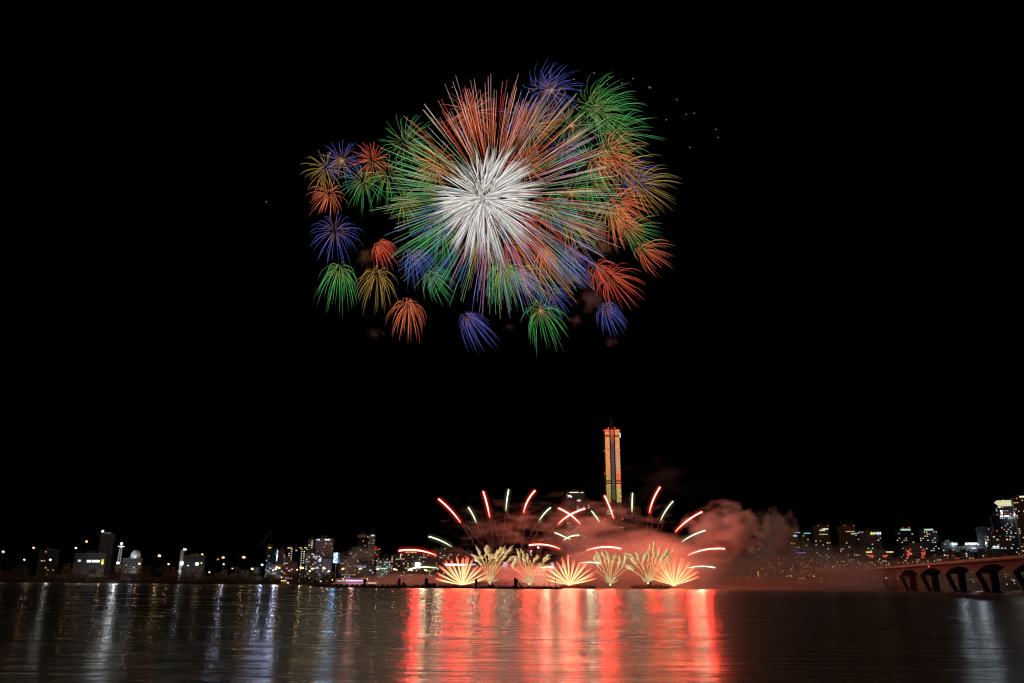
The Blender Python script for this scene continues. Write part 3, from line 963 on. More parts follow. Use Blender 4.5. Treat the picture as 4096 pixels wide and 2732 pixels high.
# --- tall golden tower
def tall_tower():
    Y = 1316
    zb = 4
    top = P(2444, 1722, Y)
    cx = top.x + .5
    H = top.z - zb
    u = mpp(P(2444, 1950, Y))
    root = empty('skyscraper', (cx, Y, zb))
    tag(root, 'tallest tower, golden light panels on its upper half and red lamps on its edges', 'skyscraper')
    W0, W1 = 39 * mpp(P(2444, 2190, Y)), 30.5 * mpp(top)      # half widths: foot, top
    mb = MB()
    mb.box(-W1, W1, -W1 * .7, W1 * .7, H * .45, H)
    mb.box(-W0, W0, -W0 * .8, W0 * .8, 0, H * .45, top=(W1 - W0, -W0 * .8 + W1 * .7))
    mb.build('wall', facade((.17, .085, .06), .2, .3), root)

    def pmat(stops, name):
        m, n, l = newmat(name)
        tc = n.new('ShaderNodeTexCoord'); sp = n.new('ShaderNodeSeparateXYZ'); l.new(tc.outputs['Object'], sp.inputs[0])
        mr = n.new('ShaderNodeMapRange'); mr.inputs[1].default_value = H * .45; mr.inputs[2].default_value = H
        l.new(sp.outputs[2], mr.inputs[0])
        cr = n.new('ShaderNodeValToRGB')
        while len(cr.color_ramp.elements) < len(stops): cr.color_ramp.elements.new(.5)
        for e, (p, c) in zip(cr.color_ramp.elements, stops): e.position = p; e.color = (*c, 1)
        l.new(mr.outputs[0], cr.inputs[0])
        nz = n.new('ShaderNodeTexNoise'); nz.inputs['Scale'].default_value = 1.3; nz.inputs['Detail'].default_value = 3
        l.new(tc.outputs['Object'], nz.inputs['Vector'])
        m2 = n.new('ShaderNodeMapRange'); m2.inputs[1].default_value = .38; m2.inputs[2].default_value = .6; m2.inputs[3].default_value = .25; m2.inputs[4].default_value = 1.25
        l.new(nz.outputs[0], m2.inputs[0])
        # floor lines and mullions between the lamps
        prod = m2.outputs[0]
        for ax, per, th in ((2, 3.9, .16), (0, 3.0, .14)):
            d = n.new('ShaderNodeMath'); d.operation = 'DIVIDE'; d.inputs[1].default_value = per; l.new(sp.outputs[ax], d.inputs[0])
            f = n.new('ShaderNodeMath'); f.operation = 'FRACT'; l.new(d.outputs[0], f.inputs[0])
            g2 = n.new('ShaderNodeMath'); g2.operation = 'GREATER_THAN'; g2.inputs[1].default_value = th; l.new(f.outputs[0], g2.inputs[0])
            a2 = n.new('ShaderNodeMath'); a2.operation = 'MULTIPLY_ADD'; a2.inputs[1].default_value = .55; a2.inputs[2].default_value = .45; l.new(g2.outputs[0], a2.inputs[0])
            mu = n.new('ShaderNodeMath'); mu.operation = 'MULTIPLY'; l.new(prod, mu.inputs[0]); l.new(a2.outputs[0], mu.inputs[1])
            prod = mu.outputs[0]
        e = n.new('ShaderNodeEmission'); o = n.new('ShaderNodeOutputMaterial')
        l.new(cr.outputs[0], e.inputs[0]); l.new(prod, e.inputs[1]); l.new(e.outputs[0], o.inputs[0])
        m.cycles.emission_sampling = 'NONE'
        return m
    GO, OR, RD, GY, YE, DK = (1.1, .43, .14), (1.25, .38, .12), (1.2, .16, .06), (.42, .34, .34), (.75, .42, .13), (.05, .05, .02)
    left = pmat([(0, DK), (.13, (.35, .33, .08)), (.3, (.65, .42, .12)), (.42, YE), (.55, GO), (.75, GO), (.9, GO), (.95, OR), (1, RD)], 'panel_left')
    right = pmat([(0, DK), (.12, (.5, .45, .12)), (.27, (.75, .5, .15)), (.34, OR), (.42, RD), (.5, (.9, .42, .2)), (.65, (.9, .42, .25)), (.85, GO), (1, OR)], 'panel_right')
    mid = pmat([(0, (.03, .03, .02)), (.2, (.12, .12, .05)), (.45, (.1, .09, .09)), (.6, (.13, .09, .10)), (.8, (.14, .08, .08)), (.9, (.5, .13, .1)), (1, RD)], 'panel_middle')
    bz = lambda y: P(2444, y, Y).z - zb
    rows = [(1722, 1745), (1751, 1924), (1930, 1934), (1939, 2012)]
    for (xa, xb, mt, yo) in ((2416, 2433, left, -1), (2455, 2472, right, -1)):
        for y0, y1 in rows:
            z1, z0 = bz(y0), bz(y1)
            k = mpp(P(2444, (y0 + y1) / 2, Y))
            a = (xa - 2444) * mpp(top); b = (xb - 2444) * mpp(top)
            MB().box(a, b, -W1 * .7 - .5, -W1 * .7 - .003, z0, z1).build('light_panel', mt, root)
    MB().box((2438 - 2444) * mpp(top), (2450 - 2444) * mpp(top), -W1 * .7 - .2, -W1 * .7 - .003, bz(2002), bz(1722)).build('light_panel', mid, root)
    for xa, xb in ((2433.4, 2437.6), (2450.4, 2454.6)):
        MB().box((xa - 2444) * mpp(top), (xb - 2444) * mpp(top), -W1 * .7 - 1.4, -W1 * .7 - .003, H * .4, H).build('dark_fin', M_dark, root)
    mb = MB()
    mb.box(-W1 * .62, W1 * .62, -W1 * .4, W1 * .4, H + .003, H + 4)
    mb.box(-W1 * .9, W1 * .9, -W1 * .6, W1 * .6, H + .003, H + 1.5)
    mb.build('roof', M_roof, root)
    mb = MB()
    mb.bar((0, 0, H + 4), (0, 0, H + 22), .7, 6)
    for z in (H + 8, H + 12.5, H + 17.5):
        mb.box(-2.6 + (z - H) * .06, 2.6 - (z - H) * .06, -1, 1, z, z + 2)
    mb.build('mast', solid('red_white_mast', (.12, .04, .03), .5), root)
    q = MB()
    for x, y in ((2413.5, 1725), (2474, 1724), (2431, 1716), (2456, 1715), (2415, 1807), (2475.5, 1807), (2417, 1897), (2477, 1896), (2481, 1987), (2415, 2079.5), (2486, 2079)):
        p = P(x, y, Y)
        MB().ball((p.x - cx, -W0 * .8 if y > 1990 else -W1 * .7 - .6, p.z - zb), .85, 6, 4).build('warning_light', M_red, root)
    # lit logo strip at the right edge and the lit lines in the lower half
    p = P(2477, 1742, Y)
    MB().box(p.x - cx, p.x - cx + 1.3, -4, -3, p.z - zb - 4, p.z - zb + 4).build('sign', M_sign, root)
    strokes(MB(), -W0 * .82, -W0 * .05, bz(2049), bz(2044), -W0 * .8 - .6).build('sign', emit('dim_sign', (.75, .85, 1), .55), root)
    MB().box(-W0 * .8, -W0 * .25, -W0 * .8 - .6, -W0 * .8 - .2, bz(2057.5), bz(2055)).build('lit_strip', M_win['c'], root)
    MB().box(W0 * .4, W0 * .9, -W0 * .8 - .6, -W0 * .8 - .2, bz(2112), bz(2110)).build('lit_strip', emit('dim_strip', (1, .8, .6), .35), root)
    for _ in range(60):
        x = U(-W0, W0 * 1.1); z = bz(U(2177, 2210))
        if R() < .5: x = random.choice([-W0 * .7, W0 * .1, W0 * .9]) + U(-3, 3)
        link('window', winmesh[random.choice('rrry')], root, (x, -W0 * .8 - .3, z), (1.2, 1, 1.2))


tall_tower()

b = Bld(2267, 2341, 1968, 1400, 'dark high rise left of the tall tower with a lit roof line', FC, 24, 26, 'wwyc', name='high_rise')
b.strip(2278, 2315, 1968.5, 1971, emit('roof_line', (1, .95, .8), 1.3), 'roof_light'); b.strip(2322, 2334, 1969, 1971.5, emit('roof_line', (1, .95, .8), 1.0), 'roof_light')
b.sign(2272, 2286, 1981, 1990)
b.strip(2309, 2323, 1999, 2005, M_win['w'], 'lit_floor')
Bld(2341, 2362, 2003, 1405, 'lower dark wing joined to the lit roof high rise', FC, 24, 6, 'wwc', name='high_rise')
Bld(2543, 2567, 2028, 1420, 'slim stepped high rise dim in smoke right of the tall tower', FY, 24, 0, name='high_rise')
b = Bld(2567, 2583, 2072, 1418, 'lower step of the slim high rise dim in smoke', FY, 24, 0, name='high_rise')
b = Bld(2828, 2870, 2098, 1450, 'left of twin office blocks seen through the big billow, sign at its top left', FY, 26, 22, 'wyw', name='office_block')
b.sign(2829, 2837, 2101, 2106)
b = Bld(2872, 2917, 2106, 1455, 'right of twin office blocks seen through the big billow', FY, 26, 18, 'wyw', name='office_block')
b.sign(2909, 2917, 2105, 2110)
Bld(3026, 3080, 2185, 1450, 'faint block behind the tall round smoke plume', FY, 24, 8, 'yw')
b = Bld(3166, 3203, 2138, 1440, 'left slab tower with a cyan roof line and a small white sign', FY, 20, 9, 'wy')
b.strip(3176, 3200, 2129.5, 2131.5, emit('cyan_line', (.15, .8, 1), 1.6), 'roof_light'); b.sign(3172, 3185, 2140, 2146)
b = Bld(3210, 3242, 2139, 1441, 'right slab tower with a cyan roof line beside its twin', FY, 20, 10, 'wy')
b.strip(3216, 3242, 2132, 2134, emit('cyan_line', (.15, .8, 1), 1.6), 'roof_light')
b = Bld(3180, 3240, 2209, 1380, 'low block with a violet light strip along its roof', FY, 20, 10, 'y')
b.strip(3188, 3223, 2210, 2212.5, emit('violet_line', (.28, .15, 1), 2), 'roof_light')
b = Bld(3263, 3327, 2104, 1430, 'broad office tower with two red roof lamps and lit top floors, the left one', FY, 26, 26, 'wwy', name='office_tower', area=(0, 1, 0, .75))
for x in (3272, 3311): b.beacon(x, 2103)
b.sign(3288, 3312, 2114, 2118); b.strip(3278, 3300, 2119, 2124, emit('lit_floor', (1, .75, .35), .8), 'lit_floor')
for k in range(9): b.strip(3278 + k * 3.8, 3280 + k * 3.8, 2136, 2138.5, M_win['w'], 'window')
b = Bld(3360, 3429, 2104, 1425, 'broad office tower with two red roof lamps, the right one', FY, 26, 30, 'wwy', name='office_tower', area=(0, 1, 0, .75))
for x in (3378, 3415): b.beacon(x, 2102.5)
for k in range(9): b.strip(3384 + k * 4, 3386.5 + k * 4, 2125, 2127.5, M_win['y'], 'window')
b.strip(3405, 3420, 2134, 2137, M_win['w'], 'lit_floor')
b = Bld(3429, 3452, 2129, 1427, 'narrow block with a short blue roof light beside the broad office tower', FY, 22, 9, 'w')
b.strip(3434, 3447, 2127.5, 2129.5, emit('blue_line', (.25, .6, 1), 1.6), 'roof_light')
# bank tower with its yellow star and name
b = Bld(3454, 3533, 2124, 1400, 'bank tower with a glowing yellow star and white name at its top', FG, 26, 26, 'wwc', name='office_tower')
a, c = b.loc(3482, 2138), b.loc(3523, 2129)
h = c.z - a.z
mb = MB()
for k in range(5):
    an = math.pi / 2 + k * 2 * math.pi / 5
    o = Vector((a.x + h * .55, -.8, a.z + h * .5))
    mb.bar(o, o + Vector((math.cos(an), 0, math.sin(an))) * h * .5, h * .17, 6)
mb.build('emblem', emit('yellow_star', (1, .70, .02), 1.7), b.root)
try:
    cu = bpy.data.curves.new('lettering', 'FONT')
    cu.body = 'KB \uad6d\ubbfc\uc740\ud589'
    cu.size = h * 1.15; cu.extrude = .15
    to = bpy.data.objects.new('tmp_text', cu)
    COL.objects.link(to)
    bpy.context.view_layer.update()
    tm = bpy.data.meshes.new_from_object(to.evaluated_get(bpy.context.evaluated_depsgraph_get()))
    bpy.data.objects.remove(to)
    tm.name = 'lettering'
    tm.materials.clear(); tm.materials.append(M_sign)
    o = link('lettering', tm, b.root, (a.x + h * 1.15, -.8, a.z + h * .08))
    o.rotation_euler = (math.pi / 2, 0, 0)
    wtx = max(v.co.x for v in tm.vertices)
    o.scale = ((c.x - a.x - h * 1.15) / wtx, 1, 1)
except Exception as ex:
    print('text', ex)
# hotel with yellow cornices
b = Bld(3459, 3574, 2215, 1300, 'wide hotel with two golden roof bands and red lit windows', FWIDE, 20, 20, 'wyw', name='hotel', cat='hotel')
b.strip(3464, 3488, 2206, 2211, emit('gold_band', (1, .72, .18), 1.3), 'roof_light'); b.strip(3546, 3573, 2206, 2210, emit('gold_band', (1, .72, .18), 1.3), 'roof_light')
b.strip(3490, 3545, 2199, 2213, FC, 'penthouse', dy=3, th=9)
for cxx, cyy in ((3485, 2224), (3541, 2226)):
    for _ in range(12): p = b.loc(cxx + U(-10, 10), cyy + U(-6, 6)); link('window', winmesh['r'], b.root, p - Vector((0, .1, 0)), (2, 1, 1.6))
b = Bld(3592, 3664, 2124, 1400, 'dark tower with a pale green lit crown, left of the pair', FD, 26, 42, 'wyycw', name='high_rise')
b.strip(3605, 3643, 2115, 2124, emit('crown', (.55, .85, .70), .8), 'crown', dy=4, th=10); b.strip(3604, 3646, 2112, 2113.5, M_dark, 'crown_frame', dy=3, th=12)
b.beacon(3612, 2112); b.beacon(3636, 2109); b.strip(3593, 3599, 2133, 2135, M_signb, 'sign')
b = Bld(3686, 3762, 2124, 1405, 'dark tower with a pale green lit crown, right of the pair', FD, 26, 55, 'wyycw', name='high_rise')
b.strip(3700, 3733, 2115, 2124, emit('crown', (.55, .85, .70), .8), 'crown', dy=4, th=10); b.strip(3692, 3735, 2112, 2113.5, M_dark, 'crown_frame', dy=3, th=12)
b = Bld(3623, 3707, 2184, 1290, 'hotel in a white frame with red windows at both sides', FWIDE, 20, 14, 'wyw', name='hotel', cat='hotel')
b.strip(3636, 3690, 2171, 2182.5, FC, 'penthouse', dy=3, th=9)
for cxx in (3634, 3694):
    for _ in range(15): p = b.loc(cxx + U(-7, 7), U(2196, 2232)); link('window', winmesh['r'], b.root, p - Vector((0, .1, 0)), (1.8, 1, 1.8))
b = Bld(3775, 3833, 2172, 1380, 'dark low office with a white roof sign left of the longer sign', FD, 22, 12, 'wyw', name='office_block')
b.sign(3807, 3830, 2171, 2180); lamp(b.root, b.loc(3818, 2176) + Vector((0, -22, 0)), (.75, .92, 1), 18000, 2)
b = Bld(3836, 3939, 2187, 1375, 'dark office under the long white roof sign', FD, 22, 10, 'y', name='office_block')
lamp(b.root, b.loc(3886, 2176) + Vector((0, -22, 0)), (.75, .92, 1), 34000, 2); b.sign(3862, 3911, 2171, 2180.5); b.sign(3887, 3907, 2191, 2196)
b = Bld(3923, 3984, 2112, 1350, 'dark block with a small white sign left of the grid faced office', FD, 26, 7, 'wc', name='office_block')
b.sign(3953, 3967, 2141, 2147)
b = Bld(3984, 4018, 2064, 1330, 'tall black slab with a bright sign at its upper right corner', FD, 26, 0, name='high_rise')
b.sign(4001, 4011, 2062, 2069)
b = Bld(4002, 4090, 2024, 1345, 'tower with a flaring pale yellow crown and slanting light lines', facade((.06, .075, .085), .2, .2), 34, 100, 'ccwcw', name='skyscraper', cat='skyscraper', roof=False, pw=3.2, ph=3.0)
a, c = b.loc(4006, 2020), b.loc(4084, 2000)
m = emit('crown_light', (.82, .78, .42), .85)
o = MB().box(a.x, c.x - 2, -1, 33, b.H + 2, c.z, top=(6.5, 4)).build('crown', m, b.root)
for k in range(6):
    t = a.x + (c.x - a.x) * (k + .5) / 6
    MB().ball((t, -1.6, b.H + 5), 1.2, 6, 4).build('crown_lamp', emit('crown_lamp', (1, .95, .7), 1.6), b.root)
b.strip(4004, 4088, 2022.5, 2024, M_win['w'], 'lit_floor')
for x0, y0, x1, y1 in ((4056, 2038, 4061, 2060), (4065, 2038, 4072, 2062), (4053, 2058, 4073, 2118), (4070, 2062, 4082, 2120), (4073, 2118, 4077, 2140), (4077, 2142, 4089, 2215), (4002, 2041, 4006, 2057), (4006, 2041, 4010, 2057)):
    MB().bar(b.loc(x0, y0) + Vector((0, -1, 0)), b.loc(x1, y1) + Vector((0, -1, 0)), .55, 4).build('light_line', emit('light_line', (1, .95, .65), 2), b.root)
lamp(b.root, b.loc(4050, 2064) + Vector((0, -26, 0)), (.85, .85, 1), 20000, 2); b.sign(4017, 4040, 2061, 2068); b.sign(3992, 4001, 2027, 2031)
for x, y in ((3989, 2004), (4012, 1999), (4021, 2054), (4043, 2054), (4004, 2058)): b.beacon(x, y)
b = Bld(4077, 4130, 1988, 1300, 'tower cut by the right edge with a warm lit grid front', facade((.22, .15, .11), .75, .75), 30, 40, 'yw', name='skyscraper', cat='skyscraper')
b.strip(4078, 4120, 1983, 1990, emit('warm_top', (1, .72, .42), 1.4), 'lit_floor')
b = Bld(3956, 4058, 2141, 1250, 'wide grid faced office with a dark name strip and a round roofed hall before it', facade((.36, .34, .33), .36, .45), 24, 34, 'wwyc', name='office_block', ph=4.2, pw=4)
b.strip(3989, 4039, 2145, 2152, M_dark, 'name_strip')
for x, y in ((3988, 2123), (4017, 2118)): b.beacon(x, y)
b = Bld(3955, 4010, 2192, 1200, 'low round roofed hall with a bright sign in front of the grid faced office', FG, 20, 0, name='hall', cat='hall')
b.sign(3972, 3995, 2184, 2190); b.strip(3966, 4000, 2192, 2194.5, M_win['c'], 'lit_floor')
# rows of pale slab apartments behind the bridge and through the smoke
rows = [(3747, 3790, 2216, 'yw', 10, 'pale slab apartments left end of the row above the bridge'), (3790, 3830, 2208, 'ywr', 14, 'pale slab apartments with a stair tower above the bridge'),
        (3832, 3900, 2210, 'rwy', 22, 'long pale slab apartments with red windows above the bridge'), (3902, 3975, 2209, 'rwy', 22, 'long pale slab apartments under the lit hall'), (3978, 4040, 2206, 'yw', 8, 'pale slab apartments nearest the right edge')]
for x0, x1, yt, pal, n, lab in rows:
    Bld(x0, x1, yt, 1240, lab, FWIDE, 14, n, pal, name='apartment_block', group='pale slab apartments by the bridge')
k = 0
for x0, w, yt, n in ((2745, 60, 2232, 14), (2812, 58, 2228, 16), (2876, 60, 2232, 20), (2942, 62, 2230, 18), (3010, 60, 2225, 26), (3076, 56, 2228, 28), (3138, 56, 2224, 34), (3200, 56, 2224, 40), (3262, 60, 2220, 46), (3328, 54, 2226, 34), (3388, 60, 2238, 34), (3455, 50, 2240, 34), (3512, 60, 2238, 36), (3580, 50, 2232, 20), (3640, 54, 2238, 20), (3700, 46, 2232, 16)):
    k += 1
    w0 = ['under the big billow', 'right of the golden red spray', 'below the twin office blocks', 'left of the tall round plume', 'below the tall round plume', 'right of the tall round plume', 'below the left slab tower', 'under the violet roof strip', 'below the left broad office tower',
          'between the broad office towers', 'below the right broad office tower', 'below the bank tower', 'below the golden roofed hotel', 'left of the crowned pair', 'below the white framed hotel', 'below the right crowned tower'][k - 1]
    Bld(x0, x0 + w, yt + U(-3, 3), U(1260, 1300), 'riverside apartment block with scattered warm windows ' + w0, FY, 14, int(n * .65), 'yyyw', name='apartment_block', group='riverside apartment blocks on the right', zb=3.5, pw=3.3, ph=2.9)
# church cross
c = P(2713, 2216, 1250)
mb = MB(); mb.bar((0, 0, -6), (0, 0, 8), .5, 4).bar((-3.2, 0, 4.2), (3.2, 0, 4.2), .5, 4)
tag(mb.build('church_cross', emit('neon_cross', (1, .28, .05), 1.2), None, c), 'orange neon church cross glowing through the smoke above the right spray', 'cross')

# --- middle left: business district
b = Bld(1062, 1086, 2193, 1330, 'dark apartment tower with a short golden roof band beside the crane', FD, 18, 10, 'ww')
b.strip(1073, 1085, 2189, 2192.5, emit('gold_roof', (1, .66, .18), 1.1), 'roof_light')
b = Bld(1087, 1113, 2203, 1300, 'dark blue block carrying a tall narrow blue screen', facade((.03, .045, .10), .3, .3), 18, 5, 'w')


def screen_mat(name, cols, scale, s):
    m, n, l = newmat(name)
    tc = n.new('ShaderNodeTexCoord'); nz = n.new('ShaderNodeTexNoise'); nz.inputs['Scale'].default_value = scale; nz.inputs['Detail'].default_value = 3
    nz.inputs['Distortion'].default_value = 1.5
    cr = n.new('ShaderNodeValToRGB'); cr.color_ramp.interpolation = 'EASE'
    while len(cr.color_ramp.elements) < len(cols): cr.color_ramp.elements.new(.5)
    for i, (e, c) in enumerate(zip(cr.color_ramp.elements, cols)):
        e.position = .36 + .26 * i / (len(cols) - 1); e.color = (*c, 1)
    e = n.new('ShaderNodeEmission'); o = n.new('ShaderNodeOutputMaterial')
    l.new(tc.outputs['Object'], nz.inputs['Vector']); l.new(nz.outputs[0], cr.inputs[0]); l.new(cr.outputs[0], e.inputs[0])
    e.inputs[1].default_value = s
    l.new(e.outputs[0], o.inputs[0]); m.cycles.emission_sampling = 'NONE'
    return m


M_scr = screen_mat('video_screen', [(.02, .15, .6), (.15, .5, 1), (.9, .97, 1), (1, 1, 1)], .22, 1.5)
M_scr2 = screen_mat('video_screen_dim', [(.1, .2, .5), (.4, .5, .9), (.8, .8, 1)], .25, 1.1)
b.strip(1104, 1112.5, 2200, 2246, M_scr, 'screen')
Bld(1114, 1131, 2201, 1301, 'rust red windowless block right of the tall blue screen', FR, 18, 0)
b = Bld(1149, 1168, 2193, 1340, 'dark apartment tower with a golden roof band and a cluster of lit rooms', FD, 18, 14, 'wwy', area=(0, 1, .5, 1))
b.strip(1150, 1167, 2190, 2193, emit('gold_roof', (1, .66, .18), 1.1), 'roof_light')
Bld(1169, 1186, 2189, 1345, 'unlit dark apartment tower between the two gold banded ones', FD, 18, 3, 'w')
Bld(1130, 1148, 2208, 1350, 'dark narrow apartment tower with one column of lit windows', FD, 18, 9, 'w')
b = Bld(1192, 1208, 2193, 1325, 'left half of the dark twin apartment tower with golden roof lines', FD, 18, 16, 'ww', area=(.5, 1, 0, 1))
b.strip(1198, 1207, 2190, 2192.5, emit('gold_roof', (1, .66, .18), 1.1), 'roof_light')
b = Bld(1209, 1229, 2193, 1326, 'right half of the dark twin apartment tower with golden roof lines', FD, 18, 18, 'ww', area=(.2, .7, 0, 1))
b.strip(1217, 1228, 2190, 2192.5, emit('gold_roof', (1, .66, .18), 1.1), 'roof_light')
MW = facade((.50, .48, .45), .42, .42)
b = Bld(1229, 1259, 2159, 1290, 'grey side wing left of the big white gridded office block', facade((.30, .29, .26), .6, .5), 22, 12, 'w', area=(0, .5, 0, 1))
b = Bld(1259, 1329, 2155, 1275, 'big white gridded office block with two white and blue roof signs', MW, 26, 24, 'wwwc', name='office_block', pw=6.0 * mpp(P(1290, 2200, 1275)), ph=5.8 * mpp(P(1290, 2200, 1275)))
b.sign(1264, 1282, 2156.5, 2161, None, M_signb); b.sign(1296, 1320, 2156.5, 2161, None, M_signb)
b = Bld(1221, 1256, 2214, 1240, 'grey block with a small white sign in front of the side wing', facade((.30, .32, .31), .7, .6), 20, 20, 'wcw')
b.sign(1246, 1252, 2214.5, 2217)
b = Bld(1254, 1287, 2219, 1225, 'store with three small roof logos and a balloon shaped neon ring', facade((.35, .35, .37), .2, .5), 20, 10, 'cw', name='store', cat='store')
for k in range(3): b.sign(1257 + k * 9, 1263 + k * 9, 2224, 2227)
b.sign(1260, 1268, 2231, 2234)
pc = b.loc(1279, 2241)
ring = [pc + Vector((math.cos(t / 12 * 6.283) * 1.4, -.6, math.sin(t / 12 * 6.283) * 1.7)) for t in range(13)]
MB().tube(ring, .4, 4, cap=False).build('neon_ring', emit('ring_neon', (.75, .85, 1), 1.8), b.root)
b.strip(1253, 1276, 2271, 2274, M_win['c'], 'lit_floor')
b = Bld(1288, 1325, 2236, 1226, 'low pale store block in front of the big white office', facade((.38, .38, .42), .5, .6), 20, 4, 'w', name='store', cat='store')
Bld(1063, 1088, 2259, 1200, 'low grey mall left of the white hall', FG, 20, 7, 'cw', name='mall', cat='store')
Bld(1088, 1125, 2258, 1195, 'low white hall under the rust red block', facade((.42, .42, .42), .8, .8), 20, 4, 'w', name='hall', cat='hall')
Bld(1134, 1160, 2248, 1210, 'low red brick house with big lit windows', FR, 16, 7, 'ww', name='brick_building')
Bld(1161, 1185, 2254, 1212, 'low red brick house with a dark window band', FR, 16, 3, 'w', name='brick_building')
Bld(1130, 1158, 2234, 1260, 'flat grey hall behind the red brick houses', FG, 18, 2, 'w', name='hall', cat='hall')
# billboard on a mast


def billboard(x0, x1, y0, y1, yb, Y, lab, mat, side=True):
    a, c = P(x0, y1, Y), P(x1, y0, Y)
    root = empty('billboard', ((a.x + c.x) / 2, Y, 4))
    tag(root, lab, 'billboard', 'lit billboards along the riverside road')
    w = (c.x - a.x) / 2
    MB().box(-w, w, 0, .5, a.z - 4, c.z - 4).build('screen', mat, root)
    MB().box(-w - .4, w + (3.6 if side else .4), .503, 4, a.z - 4.4, c.z - 3.6).build('frame', M_dark, root)
    MB().bar((w * .3, 2, 0), (w * .3, 2, a.z - 4.3), .7, 8).build('pole', M_dark, root)
    return root


o = billboard(1332, 1352, 2211, 2251, 2290, 1180, 'bright blue and white picture billboard on a mast right of the white office', M_scr)
lamp(o, (0, -6, 26), (.4, .62, 1), 16000, 3)
billboard(2012, 2030, 2248, 2277, 2300, 1180, 'violet white picture billboard above the left golden mine', M_scr2)
billboard(2204, 2216, 2251, 2279, 2300, 1180, 'dim violet billboard behind the left strokes of the middle spray', M_scr2)
billboard(2247, 2257, 2257, 2275, 2300, 1180, 'small dim violet billboard behind the middle spray', M_scr2)
Bld(1361, 1377, 2214, 1350, 'grey apartment tower right of the blue billboard', FC, 18, 5, 'w')
Bld(1378, 1394, 2232, 1330, 'low dark block with a row of cool windows left of the black high rise', FD, 18, 12, 'cw')
Bld(1394, 1407, 2210, 1345, 'narrow grey tower left of the black high rise', FC, 18, 5, 'wy')
b = Bld(1407, 1426, 2206, 1340, 'narrow dark tower with a greenish lit edge', FD, 18, 8, 'yw')
b.strip(1418, 1420, 2214, 2232, emit('green_edge', (.3, .7, .6), .6), 'lit_strip')
b = Bld(1428, 1471, 2142, 1300, 'black high rise with a pale roof rim', facade((.025, .025, .03), .2, .2), 26, 10, 'wc', name='high_rise')
b.strip(1430, 1465, 2139.5, 2149, facade((.34, .32, .3), .4, .6), 'roof_rim', dy=-.5, th=3)
b = Bld(1471, 1497, 2141, 1299, 'white gridded high rise wing with a bright sign on top', facade((.42, .40, .39), .4, .4), 26, 12, 'wwc', name='high_rise', pw=5.2 * mpp(P(1480, 2200, 1300)), ph=5.6 * mpp(P(1480, 2200, 1300)))
b.sign(1486, 1496.5, 2140, 2144.5)
b = Bld(1430, 1496, 2258, 1240, 'low store with a long violet sign at the foot of the high rise', FG, 16, 8, 'yw', name='store', cat='store')
b.sign(1431, 1467, 2263, 2270.5, emit('violet_sign', (.5, .55, 1), .9)); b.sign(1478, 1486, 2280, 2283)
b = Bld(1494, 1518, 2198, 1360, 'dark block outlined by red lamps right of the white high rise', FD, 18, 9, 'wy')
for x, y in ((1503.5, 2189), (1519, 2195), (1497, 2198), (1502, 2198), (1508, 2198), (1513, 2198), (1496, 2219), (1508, 2219)): b.beacon(x, y)
b = Bld(1516, 1562, 2243, 1215, 'glass front office lit green white inside', facade((.25, .32, .30), .15, .4, (.03, .06, .055)), 20, 22, 'ccw', name='office_block')
b.strip(1519, 1549, 2272, 2275, emit('green_floor', (.55, .95, .75), 1.0), 'lit_floor'); b.strip(1540, 1552, 2248, 2250, M_win['w'], 'sign')
lamp(b.root, (0, -14, 10), (.6, 1, .85), 2500, 1)
Bld(1507, 1516, 2232, 1216, 'narrow white annex left of the glass front office', facade((.4, .4, .4), .8, .8), 16, 1, 'w')
Bld(1527, 1552, 2224, 1345, 'dark stepped apartments behind the glass front office', FD, 18, 8, 'w', name='apartment_block')
Bld(1563, 1599, 2223, 1330, 'dark apartments left of the roof sign hotel', FC, 18, 16, 'wy', name='apartment_block')
b = Bld(1601, 1672, 2214, 1310, 'hotel with small golden roof letters under the flat red comet', FC, 22, 30, 'wwy', name='hotel', cat='hotel')
b.sign(1622, 1666, 2207, 2211.5, emit('gold_letters', (1, .62, .12), 1.1)); b.strip(1600.5, 1602.5, 2216, 2235, M_sign, 'sign', dy=-2)
b.strip(1660, 1681, 2251, 2266, emit('white_screen', (.92, 1, .97), 3), 'screen', dy=-3)
Bld(1673, 1724, 2216, 1312, 'dark apartments right of the roof sign hotel', FC, 20, 22, 'wcy', name='apartment_block')
for x0, x1, yt, lab in ((1725, 1756, 2197, 'ribbed pale apartment tower, left one of the row behind the left spray'), (1757, 1788, 2191, 'tallest ribbed pale apartment tower behind the left spray'), (1789, 1822, 2198, 'ribbed pale apartment tower right of the tallest behind the left spray'), (1823, 1857, 2199, 'ribbed pale apartment tower behind the right tips of the left spray'), (1858, 1892, 2204, 'ribbed pale apartment tower nearest the left golden mine')):
    Bld(x0, x1, yt, 1350, lab, facade((.30, .25, .23), .55, .12), 20, 12, 'wwc', name='apartment_block', group='ribbed pale apartment towers behind the left spray', pw=2.6)
b = Bld(1770, 1915, 2254, 1260, 'long low mall with a dazzling white light strip', FG, 16, 20, 'yw', name='mall', cat='store')
b.strip(1780, 1858, 2256, 2262, emit('white_strip', (.85, .88, 1), 3.2), 'sign'); b.sign(1867, 1905, 2255.5, 2261, emit('blue_white_sign', (.6, .68, 1), 1.8))
lamp(b.root, (0, -8, 14), (.8, .85, 1), 2500, 3)
b = Bld(1902, 1912, 2232, 1262, 'small tower topped by a dazzling white and orange light', FD, 12, 0)
b.strip(1899, 1911, 2233, 2245, M_sign, 'screen')
b = Bld(1936, 2000, 2286, 1240, 'low pavilion with a pale blue light strip behind the left golden mine', FG, 12, 8, 'y', name='pavilion', cat='pavilion')
b.strip(1941, 1977, 2289, 2294, emit('pale_blue_strip', (.75, .95, 1), 1.6), 'sign')
b = Bld(2116, 2134, 2196, 1330, 'dark block with a thin vertical lit sign behind the second golden mine', FD, 14, 2, 'w')
